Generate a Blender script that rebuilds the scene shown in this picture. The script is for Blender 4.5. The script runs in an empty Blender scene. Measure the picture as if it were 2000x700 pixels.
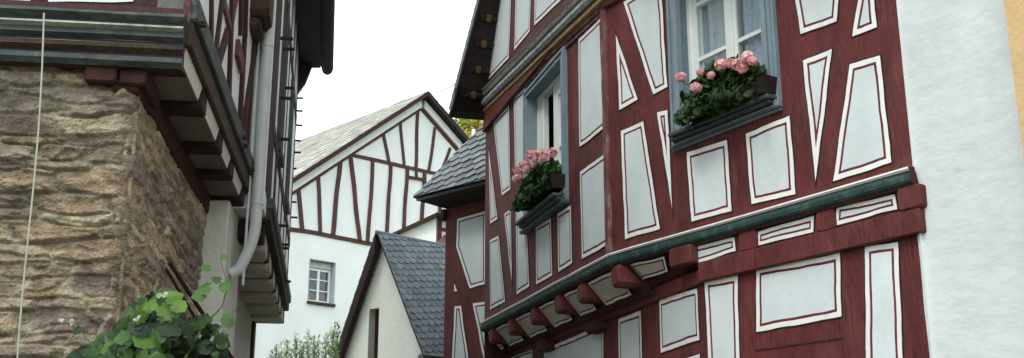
import bpy, bmesh, math, random
import numpy as np
from mathutils import Vector as V, noise
random.seed(7)
S = bpy.context.scene
COL = S.collection
F = 2150.0; TH = math.atan(590/2150); CAM = V((0, 0, 1.6))

# ------------------------------------------------------------------ frames
def ray(px, py):
    X = px-1000; Y = 350-py
    return V((X, F*math.cos(TH)-Y*math.sin(TH), Y*math.cos(TH)+F*math.sin(TH)))
class Fr:                                    # a flat frame in the place: origin, across, up, outward
    def __init__(s, o, e1, e2, n=None):
        s.o = V(o); s.e1 = V(e1).normalized(); s.e2 = V(e2).normalized()
        s.n = V(n).normalized() if n else s.e1.cross(s.e2).normalized()
    def pt(s, u, z, off=0): return s.o+s.e1*u+s.e2*z+s.n*off
    def hit(s, px, py, off=0):
        r = ray(px, py); t = (s.o+s.n*off-CAM).dot(s.n)/r.dot(s.n); return CAM+r*t
    def uz(s, px, py, off=0):
        p = s.hit(px, py, off)-s.o; return (p.dot(s.e1), p.dot(s.e2))
    def uzs(s, pts, off=0): return [s.uz(x, y, off) for x, y in pts]
def wall(x, y, az):                          # upright facade through (x,y) running towards azimuth az, facing the viewer
    a = math.radians(az); d = V((math.sin(a), math.cos(a), 0)); n = V((-d.y, d.x, 0))
    if n.x*x+n.y*y > 0: n = -n
    return Fr((x, y, 0), d, (0, 0, 1), n)
def shift(fr, off, u=0): return Fr(fr.pt(u, 0, off), fr.e1, fr.e2, fr.n)

# ------------------------------------------------------------------ materials
def lin(c):
    return tuple(((v/255)/12.92 if v/255 <= .04045 else ((v/255+.055)/1.055)**2.4) for v in c)+(1,)
def mat(name, base, rough=.75, var=.12, scale=6, bump=.25, bscale=60, stretch=(1, 1, 1), attr=False, dirt=None, dscale=1.5, dlo=.5, dhi=.8, dist=.004, spec=.3, transl=0, metal=0):
    m = bpy.data.materials.new(name); m.use_nodes = True; nt = m.node_tree; N = nt.nodes; L = nt.links
    b = N['Principled BSDF']; b.inputs['Roughness'].default_value = rough
    b.inputs['Specular IOR Level'].default_value = spec; b.inputs['Metallic'].default_value = metal
    tc = N.new('ShaderNodeTexCoord'); mp = N.new('ShaderNodeMapping'); mp.inputs['Scale'].default_value = stretch
    L.new(tc.outputs['Object'], mp.inputs['Vector'])
    n1 = N.new('ShaderNodeTexNoise'); n1.inputs['Scale'].default_value = scale; n1.inputs['Detail'].default_value = 8; n1.inputs['Roughness'].default_value = .65
    L.new(mp.outputs[0], n1.inputs['Vector'])
    mr = N.new('ShaderNodeMapRange'); mr.inputs['From Min'].default_value = .3; mr.inputs['From Max'].default_value = .7
    mr.inputs['To Min'].default_value = 1-var; mr.inputs['To Max'].default_value = 1+var; L.new(n1.outputs['Fac'], mr.inputs['Value'])
    mx = N.new('ShaderNodeVectorMath'); mx.operation = 'SCALE'; L.new(mr.outputs[0], mx.inputs['Scale'])
    if attr:
        at = N.new('ShaderNodeVertexColor'); at.layer_name = 'Col'; L.new(at.outputs['Color'], mx.inputs[0])
    else:
        mx.inputs[0].default_value = base[:3]
    out = mx.outputs[0]
    if dirt:
        n3 = N.new('ShaderNodeTexNoise'); n3.inputs['Scale'].default_value = dscale; n3.inputs['Detail'].default_value = 10; n3.inputs['Roughness'].default_value = .7
        mp3 = N.new('ShaderNodeMapping'); mp3.inputs['Scale'].default_value = (1, 1, .45); L.new(tc.outputs['Object'], mp3.inputs['Vector']); L.new(mp3.outputs[0], n3.inputs['Vector'])
        r3 = N.new('ShaderNodeMapRange'); r3.inputs['From Min'].default_value = dlo; r3.inputs['From Max'].default_value = dhi; L.new(n3.outputs['Fac'], r3.inputs['Value'])
        mm = N.new('ShaderNodeMix'); mm.data_type = 'RGBA'; L.new(r3.outputs[0], mm.inputs['Factor']); L.new(out, mm.inputs['A']); mm.inputs['B'].default_value = dirt
        out = mm.outputs['Result']
    L.new(out, b.inputs['Base Color'])
    n2 = N.new('ShaderNodeTexNoise'); n2.inputs['Scale'].default_value = bscale; n2.inputs['Detail'].default_value = 6; L.new(mp.outputs[0], n2.inputs['Vector'])
    bp = N.new('ShaderNodeBump'); bp.inputs['Strength'].default_value = bump; bp.inputs['Distance'].default_value = dist*5
    L.new(n2.outputs['Fac'], bp.inputs['Height']); L.new(bp.outputs[0], b.inputs['Normal'])
    if transl:
        t = N.new('ShaderNodeBsdfTranslucent'); L.new(out, t.inputs['Color']); ms = N.new('ShaderNodeMixShader'); ms.inputs[0].default_value = transl
        L.new(b.outputs[0], ms.inputs[1]); L.new(t.outputs[0], ms.inputs[2]); L.new(ms.outputs[0], N['Material Output'].inputs[0])
    return m
M = {}
M['red'] = mat('oxblood_timber', (.104, .0235, .0228, 1), .75, .34, 5, .5, 40, (1, 1, .35), dirt=(.16, .058, .054, 1), dscale=7, dlo=.50, dhi=.82)
def cracks(m, amount=.6):
    nt = m.node_tree; N = nt.nodes; L = nt.links; b = N['Principled BSDF']; src = b.inputs['Base Color'].links[0].from_socket
    tc = N.new('ShaderNodeTexCoord'); mp = N.new('ShaderNodeMapping'); mp.inputs['Scale'].default_value = (26, 26, 1.6); L.new(tc.outputs['Object'], mp.inputs[0])
    n = N.new('ShaderNodeTexNoise'); n.inputs['Scale'].default_value = 1; n.inputs['Detail'].default_value = 3; L.new(mp.outputs[0], n.inputs['Vector'])
    a = N.new('ShaderNodeMath'); a.operation = 'SUBTRACT'; a.inputs[1].default_value = .5; L.new(n.outputs['Fac'], a.inputs[0])
    c = N.new('ShaderNodeMath'); c.operation = 'ABSOLUTE'; L.new(a.outputs[0], c.inputs[0])
    r = N.new('ShaderNodeMapRange'); r.inputs['From Min'].default_value = .004; r.inputs['From Max'].default_value = .022; r.inputs['To Min'].default_value = amount; r.inputs['To Max'].default_value = 0; L.new(c.outputs[0], r.inputs['Value'])
    k = N.new('ShaderNodeTexNoise'); k.inputs['Scale'].default_value = 2.3; L.new(tc.outputs['Object'], k.inputs['Vector'])
    kr = N.new('ShaderNodeMapRange'); kr.inputs['From Min'].default_value = .45; kr.inputs['From Max'].default_value = .6; L.new(k.outputs['Fac'], kr.inputs['Value'])
    mu = N.new('ShaderNodeMath'); mu.operation = 'MULTIPLY'; L.new(r.outputs[0], mu.inputs[0]); L.new(kr.outputs[0], mu.inputs[1])
    mx = N.new('ShaderNodeMix'); mx.data_type = 'RGBA'; L.new(mu.outputs[0], mx.inputs['Factor']); L.new(src, mx.inputs['A']); mx.inputs['B'].default_value = (.015, .008, .008, 1); L.new(mx.outputs['Result'], b.inputs['Base Color'])
cracks(M['red'], .75)
M['redworn'] = mat('weathered_timber', (.14, .045, .045, 1), .8, .3, 14, .7, 60, (1, 1, .3), dirt=(.30, .24, .23, 1), dscale=11, dlo=.5, dhi=.7)
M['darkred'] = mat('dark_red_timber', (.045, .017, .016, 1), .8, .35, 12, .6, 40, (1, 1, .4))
M['brown'] = mat('brown_timber', (.052, .033, .024, 1), .8, .4, 12, .7, 40, (1, 1, .5))
M['mredbrown'] = mat('gable_timber', (.075, .034, .029, 1), .8, .25, 3, .3, 15)
M['black'] = mat('dark_outline_paint', (.018, .018, .024, 1), .8, .2, 20, .2, 60)
def per_panel(m, v):
    nt = m.node_tree; N = nt.nodes; L = nt.links; b = N['Principled BSDF']; src = b.inputs['Base Color'].links[0].from_socket
    oi = N.new('ShaderNodeObjectInfo'); mr = N.new('ShaderNodeMapRange'); mr.inputs['To Min'].default_value = 1-v; mr.inputs['To Max'].default_value = 1+v; L.new(oi.outputs['Random'], mr.inputs['Value'])
    sc_ = N.new('ShaderNodeVectorMath'); sc_.operation = 'SCALE'; L.new(src, sc_.inputs[0]); L.new(mr.outputs[0], sc_.inputs['Scale']); L.new(sc_.outputs[0], b.inputs['Base Color'])
M['band'] = mat('white_border_paint', (.77, .80, .78, 1), .8, .07, 8, .15, 40, dirt=(.55, .56, .53, 1), dscale=6, dlo=.55, dhi=.85)
M['line'] = mat('red_line_paint', (.17, .022, .028, 1), .8, .15, 20, .2, 60)
M['fill'] = mat('panel_plaster', (.62, .70, .72, 1), .85, .06, 4, .12, 22, dirt=(.50, .565, .575, 1), dscale=2.2, dlo=.48, dhi=.85)
per_panel(M['fill'], .06); per_panel(M['line'], .2)
M['white'] = mat('white_render', (.76, .80, .79, 1), .9, .05, 1.2, .12, 14, dirt=(.66, .67, .64, 1), dscale=.8, dlo=.52, dhi=.95, dist=.01)
M['rough'] = mat('rough_white_render', (.60, .65, .66, 1), .9, .07, 3, .20, 9, (1, 1, 1.5), dirt=(.50, .555, .565, 1), dscale=2.6, dlo=.5, dhi=.85, dist=.010)
M['cream'] = mat('cream_render', (.88, .88, .82, 1), .9, .06, 2, .3, 25, dirt=(.66, .64, .55, 1), dscale=1.3, dlo=.5, dhi=.85)
M['greyplaster'] = mat('grey_plaster', (.52, .50, .44, 1), .9, .12, 6, .4, 40, dirt=(.36, .34, .28, 1), dscale=3)
M['soffitplaster'] = mat('soffit_plaster', (.20, .19, .155, 1), .9, .2, 6, .4, 40, dirt=(.11, .10, .085, 1), dscale=3)  # darker copy of the grey plaster, jetty shade put into its colour
M['wornwhite'] = mat('worn_white_moulding', (.50, .52, .50, 1), .8, .25, 18, .4, 50, dirt=(.16, .13, .12, 1), dscale=12, dlo=.52, dhi=.72)
M['aplaster'] = mat('lane_plaster', (.62, .63, .58, 1), .9, .1, 5, .4, 30, dirt=(.45, .43, .38, 1), dscale=3)
M['ochre'] = mat('ochre_render', (.66, .46, .24, 1), .9, .08, 4, .4, 30)
M['green'] = mat('green_moulding_paint', (.020, .052, .047, 1), .8, .35, 12, .4, 50, dirt=(.10, .17, .17, 1), dscale=7, dlo=.5, dhi=.8)
M['slategreen'] = mat('grey_green_moulding_paint', (.042, .053, .053, 1), .65, .4, 14, .5, 50, (.5, .5, 1), dirt=(.13, .145, .14, 1), dscale=9, dlo=.52, dhi=.8)
M['palegrey'] = mat('worn_white_strip', (.34, .36, .34, 1), .8, .3, 18, .4, 50, dirt=(.16, .13, .12, 1), dscale=9, dlo=.5, dhi=.7)
M['gold'] = mat('ochre_gold_strip', (.34, .20, .06, 1), .6, .3, 16, .3, 50, dirt=(.09, .05, .04, 1), dscale=10, dlo=.5, dhi=.75)
M['blue'] = mat('blue_grey_casing_paint', (.19, .26, .30, 1), .55, .12, 10, .3, 60, (1, 1, .4), dirt=(.13, .17, .20, 1), dscale=5)
M['bluegrey'] = mat('grey_blue_reveal', (.36, .40, .44, 1), .8, .08, 5, .2, 30)
M['sill'] = mat('dark_blue_grey_paint', (.060, .078, .085, 1), .6, .3, 12, .4, 60)
M['sash'] = mat('white_window_paint', (.74, .78, .76, 1), .5, .05, 8, .15, 50)
M['box'] = mat('dark_brown_flower_box', (.018, .012, .011, 1), .6, .3, 14, .3, 50)
M['dark'] = mat('dark_interior', (.03, .035, .04, 1), .9, .2, 3, .1, 10)
M['slate'] = mat('slate', (.1, .12, .14, 1), .5, .22, 9, .5, 40, attr=True, spec=.5)
M['paleroof'] = mat('weathered_pale_roof', (.45, .43, .38, 1), .85, .25, 6, .5, 25, attr=True)
M['redroof'] = mat('red_roof_tiles', (.12, .06, .05, 1), .85, .3, 6, .5, 20)
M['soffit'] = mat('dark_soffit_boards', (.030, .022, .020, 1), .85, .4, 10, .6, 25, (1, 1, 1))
M['soffitwood'] = mat('near_black_timber', (.028, .014, .013, 1), .8, .35, 12, .5, 40)  # near-black timber; joist tone includes shade under the jetty, plain dark wood elsewhere
M['tan'] = mat('raw_wood', (.14, .08, .032, 1), .8, .3, 20, .4, 40)
M['zinc'] = mat('zinc', (.09, .10, .11, 1), .45, .2, 8, .2, 30, metal=.5)
M['pipe'] = mat('white_painted_pipe', (.56, .60, .60, 1), .45, .08, 5, .15, 30, dirt=(.36, .36, .33, 1), dscale=3, dlo=.55, dhi=.8)
M['stone'] = mat('rubble_stone', (.3, .25, .2, 1), .9, .35, 35, .9, 70, attr=True, dist=.006)
M['leaf'] = mat('leaf', (.1, .2, .05, 1), .5, .2, 30, .2, 60, attr=True, transl=.28)
M['petal'] = mat('petal', (.8, .3, .35, 1), .6, .1, 40, .1, 60, attr=True, transl=.3)
M['stem'] = mat('green_stem', (.10, .13, .04, 1), .7, .2, 20, .2, 60)
M['cord'] = mat('pale_cord', (.44, .46, .38, 1), .8, .1, 30, .2, 200)
M['cobble'] = mat('cobbles', (.11, .105, .10, 1), .85, .3, 14, .8, 9)
M['hillgrass'] = mat('hill_soil', (.10, .11, .035, 1), .95, .3, .05, .1, 1)
def glass_mat():
    m = bpy.data.materials.new('window_glass'); m.use_nodes = True; nt = m.node_tree; N = nt.nodes; L = nt.links
    N.remove(N['Principled BSDF'])
    g = N.new('ShaderNodeBsdfGlossy'); g.inputs['Roughness'].default_value = .06; g.inputs['Color'].default_value = (.9, .95, 1, 1)
    t = N.new('ShaderNodeBsdfTransparent'); t.inputs['Color'].default_value = (.78, .84, .88, 1)
    tc = N.new('ShaderNodeTexCoord'); n = N.new('ShaderNodeTexNoise'); n.inputs['Scale'].default_value = 5; L.new(tc.outputs['Object'], n.inputs['Vector'])
    bp = N.new('ShaderNodeBump'); bp.inputs['Strength'].default_value = .15; bp.inputs['Distance'].default_value = .01; L.new(n.outputs['Fac'], bp.inputs['Height']); L.new(bp.outputs[0], g.inputs['Normal'])
    fr = N.new('ShaderNodeFresnel'); fr.inputs['IOR'].default_value = 1.55
    ma = N.new('ShaderNodeMath'); ma.operation = 'MULTIPLY_ADD'; ma.inputs[1].default_value = .55; ma.inputs[2].default_value = .02; L.new(fr.outputs[0], ma.inputs[0])
    mx = N.new('ShaderNodeMixShader'); L.new(ma.outputs[0], mx.inputs[0]); L.new(t.outputs[0], mx.inputs[1]); L.new(g.outputs[0], mx.inputs[2])
    L.new(mx.outputs[0], N['Material Output'].inputs[0]); return m
M['glass'] = glass_mat()
def curtain_mat():
    m = mat('lace_curtain', (.60, .67, .71, 1), .9, .25, 60, .2, 90, (1, 1, .6)); return m
M['curtain'] = curtain_mat()

# ------------------------------------------------------------------ mesh building
def rootloc(p):
    while p.parent: p = p.parent
    return V(p.location)
class MB:
    def __init__(s): s.v = []; s.f = []; s.m = []; s.c = []; s.mats = []
    def mi(s, m):
        if m not in s.mats: s.mats.append(m)
        return s.mats.index(m)
    def add(s, pts, faces, m, col=None):
        b = len(s.v); s.v += [tuple(p) for p in pts]; k = s.mi(m)
        for i, f in enumerate(faces):
            s.f.append(tuple(b+j for j in f)); s.m.append(k); s.c.append(col[i] if isinstance(col, list) else col)
    def poly(s, pts, m, col=None): s.add(pts, [tuple(range(len(pts)))], m, col)
    def prism(s, A, B, m, caps=True, col=None):            # two matching loops
        n = len(A); fs = [(i, (i+1) % n, n+(i+1) % n, n+i) for i in range(n)]
        if caps: fs += [tuple(range(n))[::-1], tuple(range(n, 2*n))]
        s.add(list(A)+list(B), fs, m, col)
    def slab(s, fr, uz, o0, o1, m): s.prism([fr.pt(u, z, o0) for u, z in uz], [fr.pt(u, z, o1) for u, z in uz], m)
    def box(s, fr, u0, u1, z0, z1, o0, o1, m, bev=0):
        if bev <= 0:
            s.slab(fr, [(u0, z0), (u1, z0), (u1, z1), (u0, z1)], o0, o1, m); return
        b = bev; loop = lambda e, o: [fr.pt(u, z, o) for u, z in [(u0+e+b, z0+e), (u1-e-b, z0+e), (u1-e, z0+e+b), (u1-e, z1-e-b), (u1-e-b, z1-e), (u0+e+b, z1-e), (u0+e, z1-e-b), (u0+e, z0+e+b)]]
        A, B, C = loop(0, o0), loop(0, o1-b), loop(b*.7, o1)
        s.prism(A, B, m, False); s.prism(B, C, m, False); s.poly(C, m); s.poly(A[::-1], m)
    def tube(s, pts, r, m, seg=10, r1=None, col=None):
        pts = [V(p) for p in pts]; n = len(pts); rings = []
        for i, p in enumerate(pts):
            t = (pts[min(i+1, n-1)]-pts[max(i-1, 0)]).normalized()
            dd_ = (pts[-1]-pts[0]).normalized(); a = t.cross(V((1, .2, 0)) if abs(dd_.z) > .7 else V((0, 0, 1)))
            if a.length < .05: a = t.cross(V((0, 1, .1)))
            a.normalize(); b = t.cross(a); rr = r if r1 is None else r+(r1-r)*i/(n-1)
            rings.append([p+(a*math.cos(q)+b*math.sin(q))*rr for q in [2*math.pi*k/seg for k in range(seg)]])
        base = [q for rg in rings for q in rg]; fs = []
        for i in range(n-1):
            for k in range(seg): fs.append((i*seg+k, i*seg+(k+1) % seg, (i+1)*seg+(k+1) % seg, (i+1)*seg+k))
        fs += [tuple(range(seg))[::-1], tuple((n-1)*seg+k for k in range(seg))]
        s.add(base, fs, m, col)
    def build(s, name, parent=None, smooth=False, bevel=0):
        me = bpy.data.meshes.new(name); L = rootloc(parent) if parent else V((0, 0, 0))
        me.from_pydata([tuple(V(v)-L) for v in s.v], [], s.f)
        for m in s.mats: me.materials.append(m)
        me.polygons.foreach_set('material_index', s.m)
        if any(c is not None for c in s.c):
            ca = me.color_attributes.new('Col', 'FLOAT_COLOR', 'CORNER'); arr = []
            for p in me.polygons:
                c = s.c[p.index] or (.5, .5, .5)
                for _ in p.loop_indices: arr += [c[0], c[1], c[2], 1]
            ca.data.foreach_set('color', arr)
        if smooth: me.polygons.foreach_set('use_smooth', [True]*len(me.polygons))
        me.update()
        o = bpy.data.objects.new(name, me); COL.objects.link(o)
        if parent: o.parent = parent
        bm = bmesh.new(); bm.from_mesh(me)
        if not (any(c is not None for c in s.c)): bmesh.ops.recalc_face_normals(bm, faces=bm.faces)
        bm.to_mesh(me); bm.free()
        return o
def thing(name, label, cat, loc, group=None):
    o = bpy.data.objects.new(name, None); COL.objects.link(o); o.location = loc; o.empty_display_size = .3
    o['label'] = label; o['category'] = cat
    if group: o['group'] = group
    return o
def tag(o, label, cat, group=None):
    o['label'] = label; o['category'] = cat
    if group: o['group'] = group
    return o

# ------------------------------------------------------------------ 2D helpers
def area(p): return .5*sum(p[i][0]*p[(i+1) % len(p)][1]-p[(i+1) % len(p)][0]*p[i][1] for i in range(len(p)))
def inset(p, d):
    n = len(p); L = []
    for i in range(n):
        a = V(p[i]); b = V(p[(i+1) % n]); e = (b-a).normalized(); nn = V((-e.y, e.x)); L.append((a+nn*d, e))
    out = []
    for i in range(n):
        (p0, e0), (p1, e1) = L[i-1], L[i]; cr = e0.x*e1.y-e0.y*e1.x
        if abs(cr) < 1e-5: out.append(tuple(p1)); continue
        w = p1-p0; t = (w.x*e1.y-w.y*e1.x)/cr; out.append(tuple(p0+e0*t))
    for i in range(n):
        if (V(out[(i+1) % n])-V(out[i])).dot(L[i][1]) <= 0: return None
    return out
def wob(p, amp, seed=0):
    q = V((p[0]*5+seed, p[1]*5, seed*1.7)); r = V((p[0]*17+seed, p[1]*17, seed))
    return (p[0]+amp*(noise.noise(q)+.4*noise.noise(r)), p[1]+amp*(noise.noise(q+V((9, 3, 1)))+.4*noise.noise(r+V((2, 7, 5)))))
def panel(house, fr, pts, px=True, off=0.0, proud=.006, ws=(.006, .030, .012), fill='fill', name='plaster_panel', amp=.007, fill_only=False):
    uz = fr.uzs(pts, off+proud) if px else list(pts)
    if area(uz) < 0: uz = uz[::-1]
    n = len(uz); seg = []
    for i in range(n):
        L = (V(uz[(i+1) % n])-V(uz[i])).length; seg.append(max(2, int(L/.05)))
    def ring(p):
        out = []
        for i in range(n):
            a, b = p[i], p[(i+1) % n]
            for k in range(seg[i]):
                t = k/seg[i]; out.append(wob((a[0]+(b[0]-a[0])*t, a[1]+(b[1]-a[1])*t), amp, off))
        return out
    def P(r, o): return [fr.pt(u, z, off+o) for u, z in r]
    mb = MB(); cur = uz; acc = 0
    mb.prism(P(ring(uz), -.003), P(ring(uz), proud), M['black'], False)
    ms = [M['black'], M['band'], M['line']]; done = False
    if fill_only: mb.poly(P(ring(uz), proud), M[fill]); return mb.build(name, house)
    for w, m in zip(ws, ms):
        nx = inset(uz, acc+w)
        if nx is None:
            mb.poly(P(ring(cur), proud), m if m is not M['line'] else M['band']); done = True; break
        mb.prism(P(ring(cur), proud), P(ring(nx), proud), m, False); cur = nx; acc += w
    if not done:
        nx = inset(uz, acc+.004)
        if nx: mb.prism(P(ring(cur), proud), P(ring(nx), proud), M['black'], False); cur = nx
        mb.poly(P(ring(cur), proud), M[fill])
    return mb.build(name, house)
def clip(poly, cl):                                    # convex clip
    if area(cl) < 0: cl = cl[::-1]
    out = poly
    for i in range(len(cl)):
        a, b = cl[i], cl[(i+1) % len(cl)]; inp = out; out = []
        f = lambda p: (b[0]-a[0])*(p[1]-a[1])-(b[1]-a[1])*(p[0]-a[0])
        for k in range(len(inp)):
            p, q = inp[k-1], inp[k]; fp, fq = f(p), f(q)
            if fp*fq < 0: t = fp/(fp-fq); out.append((p[0]+(q[0]-p[0])*t, p[1]+(q[1]-p[1])*t))
            if fq >= 0: out.append(q)
        if not out: return []
    return out
def slates(mb, fr, poly, tw, th, m, cols, lift=.012, rise=0.0, round_=True):
    us = [p[0] for p in poly]; vs = [p[1] for p in poly]
    u0, u1, v0, v1 = min(us), max(us), min(vs), max(vs); r = 0; v = v0-th-abs(rise)*(u1-u0)
    while v < v1+abs(rise)*(u1-u0):
        u = u0-tw+(r % 2)*tw*.5
        while u < u1+tw:
            j = random.uniform(-.06, .06)*th; vb = v+j+rise*(u-u0)
            h = th*1.18
            if round_: t = [(u+tw*.02, vb+th*.28), (u+tw*.10, vb+th*.06), (u+tw*.38, vb), (u+tw*.8, vb+th*.08+rise*tw), (u+tw*.985, vb+th*.30+rise*tw), (u+tw*.985, vb+h+rise*tw), (u+tw*.02, vb+h)]
            else: t = [(u+tw*.01, vb), (u+tw*.985, vb+rise*tw), (u+tw*.985, vb+h+rise*tw), (u+tw*.01, vb+h)]
            c = clip(t, poly)
            if len(c) > 2 and abs(area(c)) > tw*th*.02:
                k = random.choice(cols); g = random.uniform(.8, 1.2); col = tuple(x*g for x in k)
                tl = random.uniform(.8, 1.25)
                top = [fr.pt(a, b, lift*tl*(1-min(1, max(0, (b-vb-rise*(a-u)))/h))+.004) for a, b in c]
                bot = [fr.pt(a, b, lift*tl*(1-min(1, max(0, (b-vb-rise*(a-u)))/h))-.006) for a, b in c]
                mb.prism(bot, top, m, True, col)
            u += tw
        v += th; r += 1
def beam(house, fr, a, b, w, o1, m='mredbrown', px=True, name='timber_beam', o0=-.01, amp=.010, w2=None):
    if px: a, b = fr.uz(*a), fr.uz(*b)
    a, b = V(a), V(b); e = (b-a); L = e.length; e.normalize(); nn = V((-e.y, e.x)); k = max(2, int(L/.25)); w2 = w2 or w; l = []; r = []; sd = random.uniform(0, 50)
    for i in range(k+1):
        t = i/k; c = a+e*L*t; c = c+nn*amp*2*noise.noise(V((t*L*1.3, sd, 0))); ww = (w+(w2-w)*t)*(1+.10*noise.noise(V((t*L*3, sd, 5))))
        l.append(tuple(c+nn*ww/2)); r.append(tuple(c-nn*ww/2))
    mb = MB(); mb.slab(fr, r+l[::-1], o0, o1, M[m]); return mb.build(name, house)
def sweep(house, path, prof, name='jetty_moulding', side=1, dz=None):
    # path: list of Vector (x,y) with outward to the given side; prof: list of (off,z,mat-of-segment-to-next)
    n = len(path); mit = []
    for i in range(n):
        d0 = (path[i]-path[i-1]).normalized() if i > 0 else None; d1 = (path[i+1]-path[i]).normalized() if i < n-1 else None
        d0 = d0 or d1; d1 = d1 or d0
        n0 = V((-d0.y, d0.x))*side; n1 = V((-d1.y, d1.x))*side; b = (n0+n1).normalized(); mit.append(b/b.dot(n0))
    mb = MB(); sub = []; dz = dz or [0]*n
    for i in range(n-1):
        k = max(1, int((path[i+1]-path[i]).length/.3))
        for j in range(k): t = j/k; sub.append((path[i].lerp(path[i+1], t), mit[i].lerp(mit[i+1], t), dz[i]+(dz[i+1]-dz[i])*t))
    sub.append((path[-1], mit[-1], dz[-1]))
    for q in range(len(prof)-1):
        o0, z0, m = prof[q]; o1, z1, _ = prof[q+1]; pts = []; fs = []
        for (p, b, h_) in sub:
            wz = h_+ .006*noise.noise(V((p.x*2, p.y*2, 1))); wo = .004*noise.noise(V((p.x*6, p.y*6, q*3)))
            for o, z in ((o0, z0), (o1, z1)): pts.append(V((p.x+b.x*(o+wo), p.y+b.y*(o+wo), z+wz)))
        for i in range(len(sub)-1): fs.append((2*i, 2*i+1, 2*i+3, 2*i+2))
        mb.add(pts, fs, M[m])
    for (p, b, h_) in (sub[0], sub[-1]): mb.poly([V((p.x+b.x*o, p.y+b.y*o, z+h_)) for o, z, _ in prof], M[prof[1][2]])
    return mb.build(name, house)
def facade(mb, fr, us, zs, holes, m, off=0):
    U = sorted(set(us+[h[0] for h in holes]+[h[1] for h in holes])); Z = sorted(set(zs+[h[2] for h in holes]+[h[3] for h in holes]))
    for i in range(len(U)-1):
        for j in range(len(Z)-1):
            uc, zc = (U[i]+U[i+1])/2, (Z[j]+Z[j+1])/2
            if any(h[0] < uc < h[1] and h[2] < zc < h[3] for h in holes): continue
            mb.poly([fr.pt(U[i], Z[j], off), fr.pt(U[i+1], Z[j], off), fr.pt(U[i+1], Z[j+1], off), fr.pt(U[i], Z[j+1], off)], m)
def reveal(mb, fr, h, d, m):
    u0, u1, z0, z1 = h
    c = [(u0, z0), (u1, z0), (u1, z1), (u0, z1)]
    mb.prism([fr.pt(u, z, 0) for u, z in c], [fr.pt(u, z, -d) for u, z in c], m, False)
def ringframe(mb, fr, h, w, o0, o1, m, wb=None, wt=None):     # rectangular frame: outer h, widths
    u0, u1, z0, z1 = h; wb = w if wb is None else wb; wt = w if wt is None else wt
    mb.box(fr, u0, u0+w, z0, z1, o0, o1, m); mb.box(fr, u1-w, u1, z0, z1, o0, o1, m)
    mb.box(fr, u0+w, u1-w, z1-wt, z1, o0, o1, m); mb.box(fr, u0+w, u1-w, z0, z0+wb, o0, o1, m)
def part(house, name): return lambda mb, **k: mb.build(name, house, **k)

# ================================================================== THE PLACE
GW = []
rR = wall(*( (V((ray(1790, 400).x, ray(1790, 400).y))/ray(1790, 400).y*5.7)[:] ), -31.2)
uc = rR.uz(1196, 400)[0]; cor = rR.pt(uc, 0); rL = wall(cor.x, cor.y, -15.8)
UL = rL.uz(947, 500)[0]
# ---------------- the red half-timbered house on the right
H = thing('half_timbered_house', 'tall oxblood red half-timbered house with white outlined panels and two flower windows', 'house', (rR.pt(1, 0).x, rR.pt(1, 0).y, 0))
hW = (1.025, 1.895, 3.93, 5.05)
ZT = 5.30
mb = MB()
facade(mb, rR, [0, uc], [3.13, ZT+.1], [hW], M['red'])
hL = (1.085, 2.165, 3.95, 5.19)
facade(mb, rL, [0, UL], [3.13, ZT-.1, ZT+.45], [hL], M['red'])
# gable above the cornice on the street side, leaning forward a little
a0 = rL.uz(946, 225, .05); b0 = rL.uz(979, 0, .05)
sl = (b0[1]-a0[1])/(b0[0]-a0[0]); print('rake', a0, b0, sl); UR = UL+.02
ridge_u = -1.6; zr = a0[1]+sl*(ridge_u-a0[0])
def rake_u(z): return a0[0]+(z-a0[1])/sl
mb.slab(rL, [(uc*0-3.0, ZT+.05), (rake_u(ZT+.05), ZT+.05), (rake_u(7.4), 7.4), (-3.0, 7.4)], -.1, .05, M['red'])
mb.box(rR, 0, uc, ZT+.05, 7.4, -.1, .05, M['red'])
mb.build('timber_frame', H)
# body behind
def backwall(name, parent, pts, z0, z1, m):
    mb = MB(); mb.prism([V((x, y, z0)) for x, y in pts], [V((x, y, z1)) for x, y in pts], m); return mb.build(name, parent)
p0 = rR.pt(-.0, 0, -.02); p0b = rR.pt(0, 0, -5); pe = rL.pt(UL, 0, -.3); pc = rL.pt(0, 0, -.3)
for (h_, fr_, d_) in ((hW, rR, .5), (hL, rL, .6)):
    r = MB(); u0, u1, z0, z1 = h_
    c = [(u0-.25, z0-.25), (u1+.25, z0-.25), (u1+.25, z1+.25), (u0-.25, z1+.25)]
    r.prism([fr_.pt(u, z, -.22) for u, z in c], [fr_.pt(u, z, -d_) for u, z in c], M['dark'], False); r.poly([fr_.pt(u, z, -d_) for u, z in c], M['dark'])
    r.build('room_wall', H)
mb = MB(); mb.poly([rR.pt(-.0, z, o) for o, z in ((-.001, 0), (-5, 0), (-5, 7.4), (-.001, 7.4))], M['white']); mb.build('side_wall', H)
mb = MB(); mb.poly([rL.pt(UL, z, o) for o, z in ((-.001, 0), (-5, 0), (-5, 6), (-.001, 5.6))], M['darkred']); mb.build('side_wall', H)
# panels of the right front
for p in [
    [(1216, 3), (1291, -40), (1304, 172), (1275, 186)], [(1201, 60), (1247, 195), (1209, 217)], [(1211, 255), (1257, 236), (1290, 448), (1220, 469)],
    [(1282, 219), (1305, 213), (1315, 430)], [(1340, 297), (1421, 271), (1430, 414), (1349, 435)], [(1455, 260), (1543, 224), (1556, 380), (1466, 402)],
    [(1549, -25), (1645, -60), (1635, 42), (1562, 70)], [(1677, -22), (1704, -32), (1715, 53), (1663, 74)],
    [(1566, 118), (1627, 94), (1593, 366)], [(1659, 123), (1720, 106), (1743, 320), (1625, 356)]]:
    panel(H, rR, p)
low = shift(rR, -.03)
mb = MB(); ul = 1.735
mb.box(rR, 0.0, ul, 0, 3.1, -.35, -.03, M['red']); mb.build('timber_frame', H)
for p in [[(1475, 525), (1642, 492), (1644, 620), (1477, 650)], [(1688, 481), (1755, 470), (1768, 760), (1690, 775)], [(1375, 549), (1442, 536), (1446, 760), (1385, 775)]]:
    panel(H, rR, p, off=-.03)
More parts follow.
